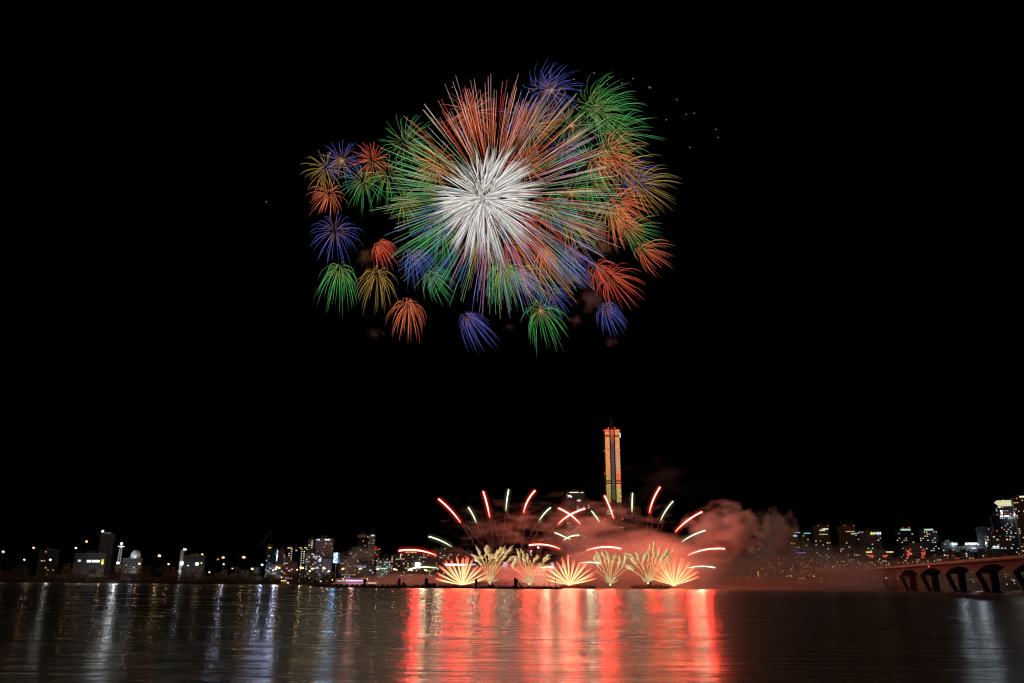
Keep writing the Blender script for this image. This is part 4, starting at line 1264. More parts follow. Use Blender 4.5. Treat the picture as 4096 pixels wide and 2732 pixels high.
b.strip(2122.5, 2126, 2201, 2206, M_sign, 'sign'); b.strip(2123, 2125, 2208, 2224, emit('thin_sign', (.7, .9, 1), .9), 'sign')
b = Bld(2143, 2168, 2182, 1340, 'dark block with a small round white sign under the flat red comet', FD, 14, 2, 'w')
MB().ball(b.loc(2153, 2190) + Vector((0, -1, 0)), 1.6, 8, 5).build('sign', M_sign, b.root)
for x0, x1, yt, n, lab in ((1560, 1620, 2284, 6, 'low sheds along the road left of the flat white comet'), (1990, 2110, 2268, 20, 'row of shops with warm lamps between the first two golden mines'), (2170, 2262, 2275, 12, 'row of shops with warm lamps left of the middle spray'), (2300, 2410, 2270, 12, 'row of shops in red smoke behind the middle spray'), (2480, 2560, 2266, 8, 'row of shops in red smoke left of the fourth golden mine')):
    Bld(x0, x1, yt, 1230, lab, FC, 12, n, 'yw', name='shop_row', cat='shops', ph=4)

# --- far left: dark waterworks side
b = Bld(390, 446, 2138, 1290, 'broad dark water tower block with a blue lamp on its roof', facade((.04, .04, .038), .8, .8), 40, 0, name='water_tower', cat='tower')
MB().ball(b.loc(411, 2125), 1.9, 8, 5).build('roof_lamp', emit('blue_lamp', (.35, .55, 1), 3), b.root)
MB().bar(b.loc(411, 2126), b.loc(411, 2138), .3, 4).build('mast', M_dark, b.root)
b.strip(415, 446, 2131.5, 2133, emit('dim_roof_line', (.6, .4, .2), .4), 'roof_light')
b = Bld(294, 420, 2216, 1250, 'long low works building with a bright row of windows', facade((.045, .05, .05), .8, .4), 30, 0, name='works_building')
b.strip(311, 324, 2239, 2247, emit('cool_window', (.7, .85, 1), .8), 'window'); 
for x0, x1 in ((347, 365), (367, 380), (381, 399)): b.strip(x0, x1, 2240.5, 2249, emit('bright_window', (.85, 1, .95), 1.9), 'window')
lamp(b.root, (4, -6, 5), (.8, 1, .95), 4000, 2)
for k in range(5): b.strip(318 + k * 14, 321 + k * 14, 2190 + (k % 2) * 6, 2216, M_dark, 'roof_post', dy=6, th=2)
b.strip(404, 416, 2237, 2258, emit('yellow_window', (1, .7, .1), 1.0), 'window')
# lit lattice mast
c = P(475, 2252, 1240); t = P(475, 2170, 1240)
hh = t.z - c.z
root = empty('lattice_mast', c); tag(root, 'floodlit white lattice mast standing left of the domed works', 'mast')
mb = MB()
for sx in (-1, 1):
    mb.bar((sx * 2.4, 0, 0), (sx * 1.2, 0, hh), .35)
for k in range(9):
    z0, z1 = hh * k / 9, hh * (k + 1) / 9
    w0, w1 = 2.4 - 1.2 * k / 9, 2.4 - 1.2 * (k + 1) / 9
    mb.bar((-w0, 0, z0), (w1, 0, z1), .2); mb.bar((w0, 0, z0), (-w1, 0, z1), .2)
mb.build('frame', emit('floodlit_glow', (.7, .85, .95), .38), root)  # frame itself emits: floodlight on the white steel put into its colour
mb = MB(); mb.bar((-5, 0, hh * .82), (5, 0, hh * .8), .4).ball((0, 0, hh * .95), 2, 8, 4).ball((.5, 0, hh * .8), 1.5, 8, 4)
mb.build('floodlight', emit('floodlight', (.85, .97, 1), 1.6), root)
lamp(root, (0, -8, hh * .5), (.75, .9, 1), 12000, 3)
b = Bld(487, 562, 2236, 1245, 'low works hall with a pale floodlit dome', facade((.08, .085, .09)), 26, 6, 'wy', name='works_building')
pd = b.loc(541, 2222)
MB().ball(pd + Vector((0, 6, 0)), 7, 12, 6, (1, 1, 1.2)).build('dome', solid('dome_paint', (.55, .6, .62), .5), b.root)
b.strip(536, 546, 2219, 2229, emit('dome_floodlight', (.75, .9, 1), 1.6), 'floodlight')
lamp(b.root, (pd.x, -12, 14), (.8, .92, 1), 5000, 2)
b = Bld(718, 730, 2200, 1250, 'thin white lit slab at the left end of the black works', facade((.5, .52, .52), .85, .5), 12, 0, name='works_building')
lamp(b.root, (0, -9, 12), (.85, 1, .95), 5000, 1.5)
b = Bld(730, 816, 2224, 1255, 'black works with a white roof sign and two dazzling doors', facade((.03, .03, .03), .8, .8), 24, 0, name='works_building')
b.strip(733, 746, 2195, 2200.5, M_sign, 'sign'); b.strip(722, 734, 2247, 2260, emit('dazzling_door', (.9, 1, .92), 3), 'door', dy=-2); b.strip(782, 795, 2251, 2261, emit('dazzling_door', (.9, 1, .92), 3), 'door', dy=-2)
lamp(b.root, (6, -9, 5), (.85, 1, .95), 8000, 1.5)
Bld(150, 232, 2203, 1330, 'unlit grey house block with greenish windows at the far left', facade((.03, .033, .026), .5, .5), 20, 8, 'y')
# tower crane
c = P(1076, 2260, 1190)
root = empty('tower_crane', c); tag(root, 'thin tall crane with slanting boom beside the dark apartment tower', 'crane')
Lc = lambda x, y: P(x, y, 1190) - c
M_crane = solid('crane_yellow', (.06, .045, .015), .7)


def lattice(mb, a, b, w, n):
    d = (b - a); s = Vector((d.z, 0, -d.x)).normalized() * w
    mb.bar(a - s, b - s * .4, .12); mb.bar(a + s, b + s * .4, .12)
    for k in range(n):
        p, q = a + d * (k / n), a + d * ((k + 1) / n)
        sg = 1 if k % 2 else -1
        mb.bar(p + s * sg * (1 - .6 * k / n), q - s * sg * (1 - .6 * (k + 1) / n), .14)
    return mb


lattice(MB(), Lc(1040, 2182), Lc(1089, 2118), 1.3, 12).build('boom', M_crane, root)
lattice(MB(), Lc(1076, 2260), Lc(1068, 2180), 1.5, 10).build('mast', M_crane, root)
MB().bar(Lc(1089, 2120), Lc(1078, 2182), .25).build('cable', M_crane, root)
MB().box(-3, 3, -2, 2, Lc(1064, 2184).z, Lc(1064, 2178).z).build('cab', M_crane, root)
lamp(root, Lc(1060, 2180) + Vector((0, -12, 0)), (1, .8, .35), 900, 1)

# ================================================================== lamps along the road
M_post = solid('lamp_post_steel', (.03, .03, .03), .8)
LM = {'y': (emit('sodium_lamp', (1, .55, .12), 6), (1, .52, .14)), 'w': (emit('white_lamp', (1, .97, .85), 5), (1, .96, .86)), 'b': (emit('blue_lamp2', (.3, .5, 1), 5), (.35, .5, 1)),
      'o': (emit('orange_lamp', (1, .40, .10), 4), (1, .42, .12))}
LAMPS = [  # px, py of the head, distance, colour, radius m, power, where
    (14, 2207, 1300, 'w', 1.5, 9000, 'round white lamp nearest the left edge'), (135, 2191, 1300, 'o', 2.0, 12000, 'orange lamp high at the far left'), (98, 2239, 1270, 'w', 1.3, 4000, 'small white lamp low at the far left'),
    (202, 2239, 1270, 'w', 1.8, 6000, 'yellowish white lamp under the grey house block'), (304, 2192, 1290, 'y', 1.8, 7000, 'yellow lamp left of the works building'), (347, 2166, 1290, 'y', 1.9, 8000, 'tall yellow lamp over the works building'),
    (410, 2252, 1230, 'y', 1.7, 9000, 'yellow lamp at the right end of the works building'), (472, 2252, 1225, 'w', 2.6, 26000, 'dazzling white lamp at the foot of the lattice mast'), (558, 2255, 1230, 'o', 2.0, 14000, 'orange lamp right of the domed works'),
    (505, 2288, 1222, 'o', 1.2, 3000, 'small orange lamp down at the shore right of the mast'), (638, 2223, 1280, 'y', 2.4, 16000, 'large warm lamp alone between the works and the white slab'), (675, 2257, 1240, 'y', 1.5, 7000, 'warm lamp left of the white slab'),
    (809, 2218, 1280, 'y', 1.7, 8000, 'warm lamp above the right end of the black works'), (806, 2252, 1240, 'y', 1.0, 3000, 'small warm lamp right of the dazzling doors'), (753, 2262, 1235, 'w', .9, 3000, 'small white lamp between the dazzling doors'),
    (893, 2230, 1260, 'o', 2.2, 12000, 'wide orange lamp in the middle of the dark left trees'), (872, 2237, 1260, 'o', .9, 2000, 'tiny orange lamp left of the wide orange one'), (976, 2229, 1260, 'y', 2.2, 11000, 'wide yellow lamp in the dark trees left of the crane'),
    (895, 2257, 1235, 'b', 1.3, 9000, 'pale blue lamp below the wide orange one'), (930, 2274, 1215, 'o', 1.1, 3000, 'small orange lamp among the trees near the water'), (1009, 2275, 1215, 'y', 1.8, 8000, 'yellow lamp among trees left of the blue one'),
    (1049, 2259, 1200, 'b', 1.8, 22000, 'blue white lamp left of the mall'), (838, 2289, 1200, 'w', 1.0, 3000, 'small white lamp at the shore beneath the works'),
    (1077, 2285, 1130, 'w', 1.0, 3000, 'small white lamp before the mall'), (1092, 2281, 1130, 'w', 1.0, 3000, 'small white lamp beside the blue sign before the mall'), (1107, 2269, 1130, 'y', 1.5, 8000, 'sodium lamp left of a pair before the white hall'),
    (1117, 2272, 1130, 'y', 1.5, 8000, 'sodium lamp right of a pair before the white hall'), (1103, 2276, 1128, 'b', 1.6, 30000, 'wide blue white lamp between mall and white hall'), (1128, 2285, 1130, 'w', .8, 2000, 'small white lamp under the brick houses'),
    (1157, 2283, 1130, 'w', .7, 2000, 'small white lamp between the brick houses and the twin tower'), (1189, 2279, 1130, 'w', 1.0, 4000, 'white lamp left of the sodium pair at the twin tower'), (1204, 2270, 1120, 'y', 1.7, 10000, 'left sodium lamp before the dark twin tower'),
    (1211, 2272, 1120, 'y', 1.7, 10000, 'right sodium lamp before the dark twin tower'), (1249, 2275, 1120, 'y', 1.7, 10000, 'single sodium lamp before the store with the neon ring'), (1239, 2284, 1115, 'w', 1.0, 3000, 'low white lamp left of the single sodium lamp'),
    (1295, 2271, 1120, 'y', 1.6, 9000, 'left sodium lamp of the pair before the low pale store'), (1298.5, 2274, 1120, 'y', 1.3, 6000, 'right sodium lamp of the pair before the low pale store'), (1316, 2285, 1115, 'w', 1.2, 8000, 'white lamp below the blue billboard'),
    (1370, 2277, 1110, 'y', 1.4, 7000, 'lower sodium lamp behind the smoke puff'), (1374, 2274, 1110, 'y', 1.4, 7000, 'upper sodium lamp behind the smoke puff'), (1439, 2276, 1110, 'y', 1.2, 5000, 'left sodium lamp under the violet sign'),
    (1445, 2274, 1110, 'y', 1.2, 5000, 'right sodium lamp under the violet sign'), (1512, 2276, 1110, 'y', 1.9, 9000, 'sodium lamp left of the glass front office'), (1578, 2277, 1110, 'y', 1.6, 7000, 'sodium lamp right of the glass front office'),
    (1586, 2279, 1110, 'y', 1.1, 3000, 'smaller sodium lamp right of the glass front office'), (1636, 2280, 1110, 'y', 1.4, 5000, 'sodium lamp under the left tip of the flat white comet'), (1646, 2280, 1110, 'y', 1.4, 5000, 'sodium lamp under the flat white comet'),
    (1701, 2280, 1110, 'y', 1.3, 5000, 'sodium lamp left of a pair under the right end of the flat white comet'), (1705, 2282, 1110, 'y', 1.3, 5000, 'sodium lamp right of a pair under the right end of the flat white comet'),
    (1127, 2309, 1080, 'w', .7, 2000, 'tiny white lamp in the dark trees above the small boat'), (1237, 2312, 1075, 'w', .6, 1500, 'tiny white lamp in the dark trees left of the cruise boat'), (1282, 2325, 1070, 'w', 1.1, 4000, 'greenish white lamp at the shore left of the cruise boat'),
    (1503, 2334, 1060, 'w', 1.0, 5000, 'bright white lamp at the stern of the cruise boat berth'), (3069, 2324, 1150, 'w', 1.5, 6000, 'white lamp low in the red smoke at the right'), (3320, 2327, 1150, 'y', 2.0, 18000, 'brightest golden lamp at the waterline left of the bridge'),
    (3329, 2324, 1150, 'y', 1.4, 5000, 'second golden lamp at the waterline left of the bridge'), (3331, 2303, 1190, 'w', 1.8, 12000, 'bright white lamp left of the bridge'), (3296, 2300, 1190, 'w', 1.2, 5000, 'white lamp on the restaurant boat roof'),
]
for (x, y, Y, k, r, pw, lab) in LAMPS:
    h = P(x, y, Y)
    zb = 4 if Y > 1085 else 1
    root = empty('street_lamp', (h.x, Y, zb))
    tag(root, lab, 'street lamp', 'lamps along the far shore')
    H = max(1.5, h.z - zb)
    MB().tube([(0, .6, 0), (0, .6, H * .9), (0, .3, H * .98), (0, 0, H)], [.1, .08, .07, .06], 5).build('pole', M_post, root)
    MB().ball((0, -.3, H), r * .8, 10, 6, (1.15, .6, .7)).build('lamp_head', LM[k][0], root)
    if pw >= 5000: lamp(root, (0, -2.5, H), mixc(LM[k][1], (1, 1, 1), .25), pw * (.3 if k in 'yo' else .9), 1.2)
# strings of small golden lights on the right (road and restaurant boats)
k = 0
wheres = []
for i in range(46):
    x = U(2950, 3680)
    if i % 4 == 0: x = U(3400, 3640)
    y = U(2288, 2318) if i % 3 else U(2262, 2290)
    Y = U(1160, 1230)
    h = P(x, y, Y)
    root = empty('small_lamp', (h.x, Y, 4)); H = max(1, h.z - 4)
    tag(root, 'tiny golden lamp in the smoke between the apartments and the water', 'lamp', 'tiny golden lamps in the smoke left of the bridge')
    MB().bar((0, .4, 0), (0, .4, H), .1).build('pole', M_post, root)
    MB().ball((0, 0, H), U(.6, 1.0), 6, 4).build('lamp_head', LM['y'][0], root)
# three floating restaurants with lit decks
for x0, x1, y0, yb, lab in ((3010, 3052, 2305, 2334, 'floating restaurant with a lit peaked roof and glowing waterline deck'), (3186, 3228, 2300, 2322, 'floating restaurant with golden stepped lights'), (3280, 3302, 2298, 2322, 'small floating restaurant with bright white and golden lights')):
    a, c = P(x0, yb, 1140), P(x1, y0, 1140)
    root = empty('floating_restaurant', ((a.x + c.x) / 2, 1140, 0)); w = (c.x - a.x) / 2
    tag(root, lab, 'restaurant boat', 'floating restaurants at the far shore')
    z1 = c.z
    MB().box(-w, w, 0, 10, -.5, 1.6).build('hull', M_dark, root)
    mb = MB(); mb.box(-w * .85, w * .85, 1, 9, 1.603, z1 * .55); mb.box(-w * .55, w * .55, 2, 8, z1 * .55 + .003, z1 * .8); mb.build('deck_house', facade((.4, .34, .28)), root)
    MB().box(-w * .5, w * .5, 1.5, 8.5, z1 * .8 + .003, z1, top=(-w * .4, -3)).build('roof', M_roof, root)
    for z, ww in ((1.2, .95), (z1 * .5, .8), (z1 * .75, .5)):
        for q in range(9):
            MB().ball((-w * ww + 2 * w * ww * q / 8, .3, z), .45, 6, 4).build('deck_lamp', LM['y'][0], root)

# ================================================================== trees on the far shore
def wood(name, xs, lab, n, hfun, mat, kind='stuff'):
    mb = MB()
    for _ in range(n):
        x = U(*xs)
        # shore depth at x
        for (xa, ya), (xb, yb) in zip(shore, shore[1:]):
            if xa <= x <= xb: ys = ya + (yb - ya) * (x - xa) / (xb - xa)
        y = ys + U(4, 46)
        h = hfun(x) * (.55 + .45 * math.sin(x * .11) * math.sin(x * .043 + 1)) * (.7 + .3 * math.sin(x * .31))
        z = 1.5 + (R() ** .75) * h + (y - ys) * .06
        s = U(.5, 1.5)
        d1 = rdir() * s; d2 = rdir() * s
        p = Vector((x, y, z))
        i = len(mb.v)
        mb.v += [tuple(p - d1), tuple(p + d2), tuple(p + d1 * .9)]
        mb.f.append((i, i + 1, i + 2))
    tag(mb.build(name, mat), lab, 'trees', kind=kind)


M_leaf = solid('leaves', (.09, .08, .035), .8, .6, .15)
M_scrub = solid('brown_scrub', (.20, .115, .07), .9, .6, .12)
wood('riverside_scrub', (-1150, -380), 'brown wooded bank along the far left shore', 42000, lambda x: 27 + 4 * math.sin(x * .02), M_scrub)
wood('riverside_trees', (-440, -60), 'dark green trees along the shore behind the cruise boat', 26000, lambda x: 17, M_leaf)
wood('riverside_trees', (-80, 1300), 'dark trees in smoke along the shore behind the barges', 26000, lambda x: 10, M_leaf)


M_bark = solid('bark', (.08, .06, .04))


def tree(x, y, h, r, lab, grp='single trees lit by the road lamps'):
    root = empty('tree', (x, y, 2.5)); tag(root, lab, 'tree', grp)
    tr = MB().tube([(0, 0, 0), (.1, 0, h * .4), (.2, 0, h * .8)], [.35, .25, .08], 6)
    for k in range(7):
        a = k * 2.4; z = h * (.35 + .06 * k)
        tr.bar((.1, 0, z), (math.cos(a) * r * .7, math.sin(a) * r * .7, z + h * .2), .09)
    tr.build('trunk', M_bark, root)
    mb = MB()
    cl = [(rdir() * r * .6, U(.35, .6) * r) for _ in range(12)]
    for c, cr in cl:
        for _ in range(70):
            p = c + rdir() * cr * U(.6, 1) + Vector((0, 0, h * .72)); p.z = h * .72 + (p.z - h * .72) * .85
            d1 = rdir() * U(.25, .5); d2 = rdir() * U(.25, .5)
            i = len(mb.v); mb.v += [tuple(p - d1), tuple(p + d2), tuple(p + d1)]; mb.f.append((i, i + 1, i + 2))
    mb.build('crown', M_leaf, root)


for x, y, Y, lab in ((1078, 2278, 1110, 'round tree before the grey mall'), (1120, 2280, 1112, 'round tree under the rust red block'), (1160, 2284, 1100, 'low tree under the red brick houses'), (1222, 2278, 1108, 'tree between the sodium pair and the single lamp'),
                     (1290, 2286, 1100, 'yellow lit tree before the low pale store'), (1330, 2286, 1104, 'tree under the blue billboard'), (1262, 2284, 1104, 'tree in front of the store with the neon ring'),
                     (1620, 2280, 1120, 'tree at the left tip of the flat white comet'), (1545, 2292, 1110, 'tree before the glass front office')):
    p = P(x, y, Y)
    tree(p.x, Y, max(8, p.z - 1), 5, lab)

random.seed(21)
for k in range(26):
    x = U(40, 1040); Y = U(1195, 1225)
    p = P(x, 2300, Y)
    tree(p.x, Y, U(15, 26), U(5, 8), 'dark brown tree on the far left bank, one of many alike', 'dark trees on the far left bank')
# ================================================================== barges, boats
M_hull = solid('barge_steel', (.05, .045, .042), .6, .4, .4)
M_deck = solid('barge_gear', (.06, .055, .05), .6, .4, .8)
rackm = MB()
for k in range(4):
    for j in range(2):
        rackm.tube([(-.75 + k * .5, j * .5, 0), (-.75 + k * .5, j * .5, .9 + .15 * j)], .16, 6)
rackm.box(-1, 1, -.3, .8, 0, .35)
rackmesh = rackm.mesh('mortar_rack', M_deck)


def barge(x0, x1, yt, Y, lab, posts=(), boxes=(), racks=0, hut=None, w=14):
    a, c = P(x0, 2345, Y), P(x1, 2345, Y)
    z1 = max(1.2, P((x0 + x1) / 2, yt, Y).z)
    root = empty('barge', ((a.x + c.x) / 2, Y, 0)); L = (c.x - a.x) / 2
    tag(root, lab, 'barge', 'firework barges')
    mb = MB()
    mb.box(-L, L, 0, w, .3, z1); mb.box(-L + 1.5, L - 1.5, .6, w - .6, -.8, .297)
    for k in range(int(L * 2 / 9)):
        mb.tube([(-L + 4 + k * 9, -.15, z1 * .55), (-L + 4.01 + k * 9, -.5, z1 * .55)], .45, 8)
    mb.build('hull', M_hull, root)
    rb = MB()
    n = int(L * 2 / 2.5)
    for k in range(n + 1):
        x = -L + .3 + (2 * L - .6) * k / n
        rb.bar((x, .3, z1), (x, .3, z1 + 1.0), .05)
    rb.bar((-L, .3, z1 + 1.0), (L, .3, z1 + 1.0), .05); rb.bar((-L, .3, z1 + .55), (L, .3, z1 + .55), .04)
    rb.build('railing', M_deck, root)
    for px, py, r in posts:
        p = P(px, py, Y); x = p.x - root.location.x
        MB().tube([(x, 1.2, -1.5), (x, 1.2, p.z)], r, 8).build('spud_pile', M_hull, root)
    for px, py, qx, qy in boxes:      # slanting braces of the piles
        p, q = P(px, py, Y), P(qx, qy, Y)
        MB().bar((p.x - root.location.x, 1.2, p.z), (q.x - root.location.x, 1.2, max(z1, q.z)), .28, 6).build('brace', M_hull, root)
    if hut:
        hx0, hx1, hy = hut
        p, q = P(hx0, hy, Y), P(hx1, hy, Y)
        hb = MB(); x = p.x - root.location.x; y2 = q.x - root.location.x
        hb.box(x, y2, 3, 8, z1 + .003, p.z); hb.box(x - .3, y2 + .3, 2.7, 8.3, p.z + .003, p.z + .25)
        hb.build('wheelhouse', M_deck, root)
        MB().box(x + .7, x + 1.5, 2.9, 3.0, z1 + 1.2, z1 + 1.9).build('window', M_win['c'], root)
    for k in range(racks):
        x = -L + 3 + (2 * L - 6) * (k + U(.2, .8)) / racks
        o = link('mortar_rack', rackmesh, None, (root.location.x + x, Y + U(4, w - 3), z1))
        tag(o, 'dark rack of firework mortar tubes standing on the ' + lab.split(',')[0], 'mortar rack', 'mortar racks on the ' + lab.split(',')[0])
    return root, z1


barge(1236, 1318, 2344, 640, 'leftmost short barge, dark with small red lamps', racks=5)
barge(1315, 1625, 2349, 575, 'left long barge, in front of the cruise boat', posts=((1456, 2315, .5), (1461, 2316, .5), (1594.5, 2313, .5), (1599.5, 2314, .5)), boxes=((1462, 2325, 1476, 2344), (1592, 2325, 1574, 2345)), racks=14)
barge(1627, 1905, 2349, 572, 'middle long barge, with two containers and the left spray', posts=((1702, 2313, .55), (1706, 2312, .55), (1710, 2314, .45), (1903, 2315, .6), (1907, 2316, .5)), boxes=((1700, 2330, 1684, 2346), (1908, 2326, 1923, 2345)), racks=14)
barge(1908, 2257, 2349, 570, 'right long barge, with hut and tall triple piles', posts=((2058.5, 2309, .45), (2063, 2313, .6), (2068, 2316, .45), (2222, 2313, .22)), boxes=((2069, 2325, 2086, 2346), (2069, 2320, 2080, 2344)), racks=16, hut=(1955, 1973, 2335))
barge(2245, 2383, 2344, 700, 'far small barge, under the middle spray', racks=8)
barge(2530, 2680, 2342, 780, 'faint barge, hidden in red smoke right of the fourth mine', posts=((2596, 2318, .4), (2602, 2319, .4), (2605, 2319, .3)), racks=5)
barge(2660, 2730, 2347, 800, 'tiny float, under the right spray', racks=0, w=8)
# containers and small cargo on the barges
M_cont = solid('container_paint', (.10, .085, .08), .6, .3, .6)
for x0, x1, yt, lab in ((1704, 1723, 2333, 'left one of two dark containers on the middle barge'), (1727, 1744, 2333, 'right one of two dark containers on the middle barge')):
    Y = 577
    p, q = P(x0, yt, Y), P(x1, yt, Y)
    zd = P(1766, 2349, 572).z
    root = empty('container', ((p.x + q.x) / 2, Y, zd)); w = (q.x - p.x) / 2; h = p.z - zd
    tag(root, lab, 'container', 'containers on the middle barge')
    mb = MB(); mb.box(-w, w, 0, 2.6, .1, h)
    for k in range(10): mb.box(-w + .1 + k * w * .2, -w + .25 + k * w * .2, -.06, -.002, .15, h - .1)
    mb.box(-w, w, .1, 2.5, 0, .098); mb.build('body', M_cont, root)
    mb = MB(); mb.box(-w - .12, -w - .004, .1, 1.25, .15, h - .1); mb.box(-w - .12, -w - .004, 1.3, 2.5, .15, h - .1); mb.build('door', M_cont, root)
Y = 578
for x, lab in ((1621, 'tarpaulin covered generator on the left end of the middle barges'),):
    p = P(x, 2335, Y); q = MB()
    q.box(-2.2, -.4, 0, 2, 0, 3); q.box(-.397, 1.5, .1, 1.9, 0, 1.8, top=(-.3, -.3)); q.tube([(-1.3, 1, 3), (-1.3, 1, 3.6)], .25, 6)
    tag(q.build('generator', M_deck, None, (p.x, Y, P(1600, 2349, 575).z)), lab, 'generator')
# small cube loudspeakers on stands
for x, Y in ((1920, 2), (1928, 2), (1938, 2), (1996, 2), (2022, 2), (2081, 2), (2089, 2), (2098, 2), (2177, 2), (2198, 2)):
    p = P(x, 2335, 580); zd = P(2080, 2349, 570).z
    root = empty('speaker_stand', (p.x, 580, zd))
    tag(root, 'tiny dark box on a thin stand on the right long barge', 'stand', 'tiny boxes on stands along the right long barge')
    MB().bar((0, 0, 0), (0, 0, 1.9), .06, 5).build('pole', M_deck, root)
    MB().box(-.35, .35, -.3, .3, 1.9, 2.8).build('box', M_deck, root)
# crew figures
def person_mesh():
    J = [((0, 0, .95), .15), ((0, 0, 1.2), .15), ((0, 0, 1.42), .17), ((0, 0, 1.53), .07), ((0, 0, 1.66), .10), ((0, 0, 1.76), .08),
         ((-.2, 0, 1.42), .07), ((-.27, .02, 1.15), .05), ((-.25, -.08, .9), .04), ((.2, 0, 1.42), .07), ((.27, .02, 1.15), .05), ((.25, -.08, .9), .04),
         ((-.1, 0, .85), .1), ((-.12, -.02, .48), .075), ((-.12, .02, .08), .05), ((-.12, -.14, .04), .045), ((.1, 0, .85), .1), ((.13, -.03, .48), .075), ((.14, .02, .08), .05), ((.14, -.14, .04), .045)]
    E = [(0, 1), (1, 2), (2, 3), (3, 4), (4, 5), (2, 6), (6, 7), (7, 8), (2, 9), (9, 10), (10, 11), (0, 12), (12, 13), (13, 14), (14, 15), (0, 16), (16, 17), (17, 18), (18, 19)]
    me = bpy.data.meshes.new('person')
    me.from_pydata([j[0] for j in J], E, [])
    o = bpy.data.objects.new('person', me); COL.objects.link(o)
    md = o.modifiers.new('skin', 'SKIN'); md.use_smooth_shade = True
    for v, j in zip(me.skin_vertices[0].data, J): v.radius = (j[1], j[1])
    me.skin_vertices[0].data[0].use_root = True
    o.modifiers.new('sub', 'SUBSURF').levels = 1
    bpy.context.view_layer.update()
    m2 = bpy.data.meshes.new_from_object(o.evaluated_get(bpy.context.evaluated_depsgraph_get()))
    bpy.data.objects.remove(o)
    m2.materials.clear(); m2.materials.append(solid('dark_workwear', (.04, .04, .05)))
    return m2


pm = person_mesh()
zd = P(1766, 2349, 572).z
for i, (x, lab) in enumerate(((1755, 'crew member in dark workwear standing just right of the containers'), (1761, 'crew member in dark workwear standing a step further right of the containers'), (1785, 'crew member in dark workwear left of the left spray'))):
    p = P(x, 2345, 574)
    tag(link('person', pm, None, (p.x, 574, zd), rz=U(0, 6)), lab, 'person', 'crew on the middle barge')


# cruise boat
def cruise_boat():
    Y = 668
    a, c = P(1326, 2340, Y), P(1504, 2340, Y)
    L = (c.x - a.x) / 2
    root = empty('cruise_boat', ((a.x + c.x) / 2, Y, 0))
    tag(root, 'white three deck cruise boat with a violet light strip behind the left barges', 'cruise boat')
    Mw = solid('boat_paint', (.62, .56, .55), .4, .08, .2)
    zt = P(1415, 2320, Y).z
    hull = MB()
    n = 10
    for k in range(n):          # hull with a raked bow on the left
        x0, x1 = -L + 2 * L * k / n, -L + 2 * L * (k + 1) / n
        w0 = 5 * min(1, .15 + k * .35); w1 = 5 * min(1, .15 + (k + 1) * .35)
        i = len(hull.v)
        hull.v += [(x0 + (2 if k == 0 else 0), 5 - w0 * .8, -.6), (x1, 5 - w1 * .8, -.6), (x1, 5 - w1, 2.2), (x0 - (1 if k == 0 else 0), 5 - w0, 2.2 + max(0, 3 - k) * .2),
                   (x0 + (2 if k == 0 else 0), 5 + w0 * .8, -.6), (x1, 5 + w1 * .8, -.6), (x1, 5 + w1, 2.2), (x0 - (1 if k == 0 else 0), 5 + w0, 2.2 + max(0, 3 - k) * .2)]
        hull.f += [(i, i + 1, i + 2, i + 3), (i + 7, i + 6, i + 5, i + 4), (i + 3, i + 2, i + 6, i + 7)]
    hull.build('hull', Mw, root)
    d = MB()
    h = (zt - 2.2) / 2
    d.box(-L * .86, L * .97, .6, 9.4, 2.21, 2.2 + h, top=(-.4, 0))
    d.box(-L * .80, L * .72, 1.0, 9, 2.2 + h + .25, zt)
    d.build('deck_house', Mw, root)
    MB().box(-L * .9, L * 1.0, .2, 9.8, 2.2 + h + .003, 2.2 + h + .247).build('upper_deck', Mw, root)
    MB().box(-L * .86, L * .90, .2, 9.8, zt + .003, zt + .3).build('roof', solid('red_trim', (.5, .07, .05), .5), root)
    MB().box(-L * .38, L * .38, .85, .995, 2.2 + h + .7, 2.2 + h + 1.9).build('light_strip', emit('violet_strip', (.55, .42, 1), 2.2), root)
    MB().box(-L * .3, L * .3, .45, .597, 1.0 + .9, 2.5).build('light_strip', emit('violet_low', (.55, .3, 1), .8), root)
    for k in range(14):
        x = L * .42 + k * L * .04
        link('window', winmesh['w' if k % 3 else 'y'], root, (x, .5, 2.2 + h * .55), (.8, 1, h * .45))
    for k in range(7):
        link('window', winmesh['c'], root, (-L * .76 + k * .9, .95, 2.2 + h * 1.6), (.7, 1, .8))
    rb = MB()
    for k in range(36):
        x = -L * .8 + k * L * .046
        rb.bar((x, .4, zt + .3), (x, .4, zt + 1.2), .06)
    rb.bar((-L * .8, .4, zt + 1.2), (L * .85, .4, zt + 1.2), .07)
    rb.build('railing', Mw, root)
    for x, z in ((-L * .98, zt), (-L * .9, 2.6), (L * .1, 2), (L * .6, zt + .8), (-L * .5, zt + .8)):
        MB().ball((x, .1, z), .32, 6, 4).build('deck_lamp', M_red if z < zt else LM['y'][0], root)
    mb = MB(); mb.box(L * .3, L * .45, 3, 7, zt + .303, zt + 1.8); mb.bar((L * .4, 5, zt + 1.8), (L * .4, 5, zt + 4), .12)
    mb.build('bridge_cabin', Mw, root)
    lamp(root, (0, -10, 9), (1, .45, .42), 4200, 2)


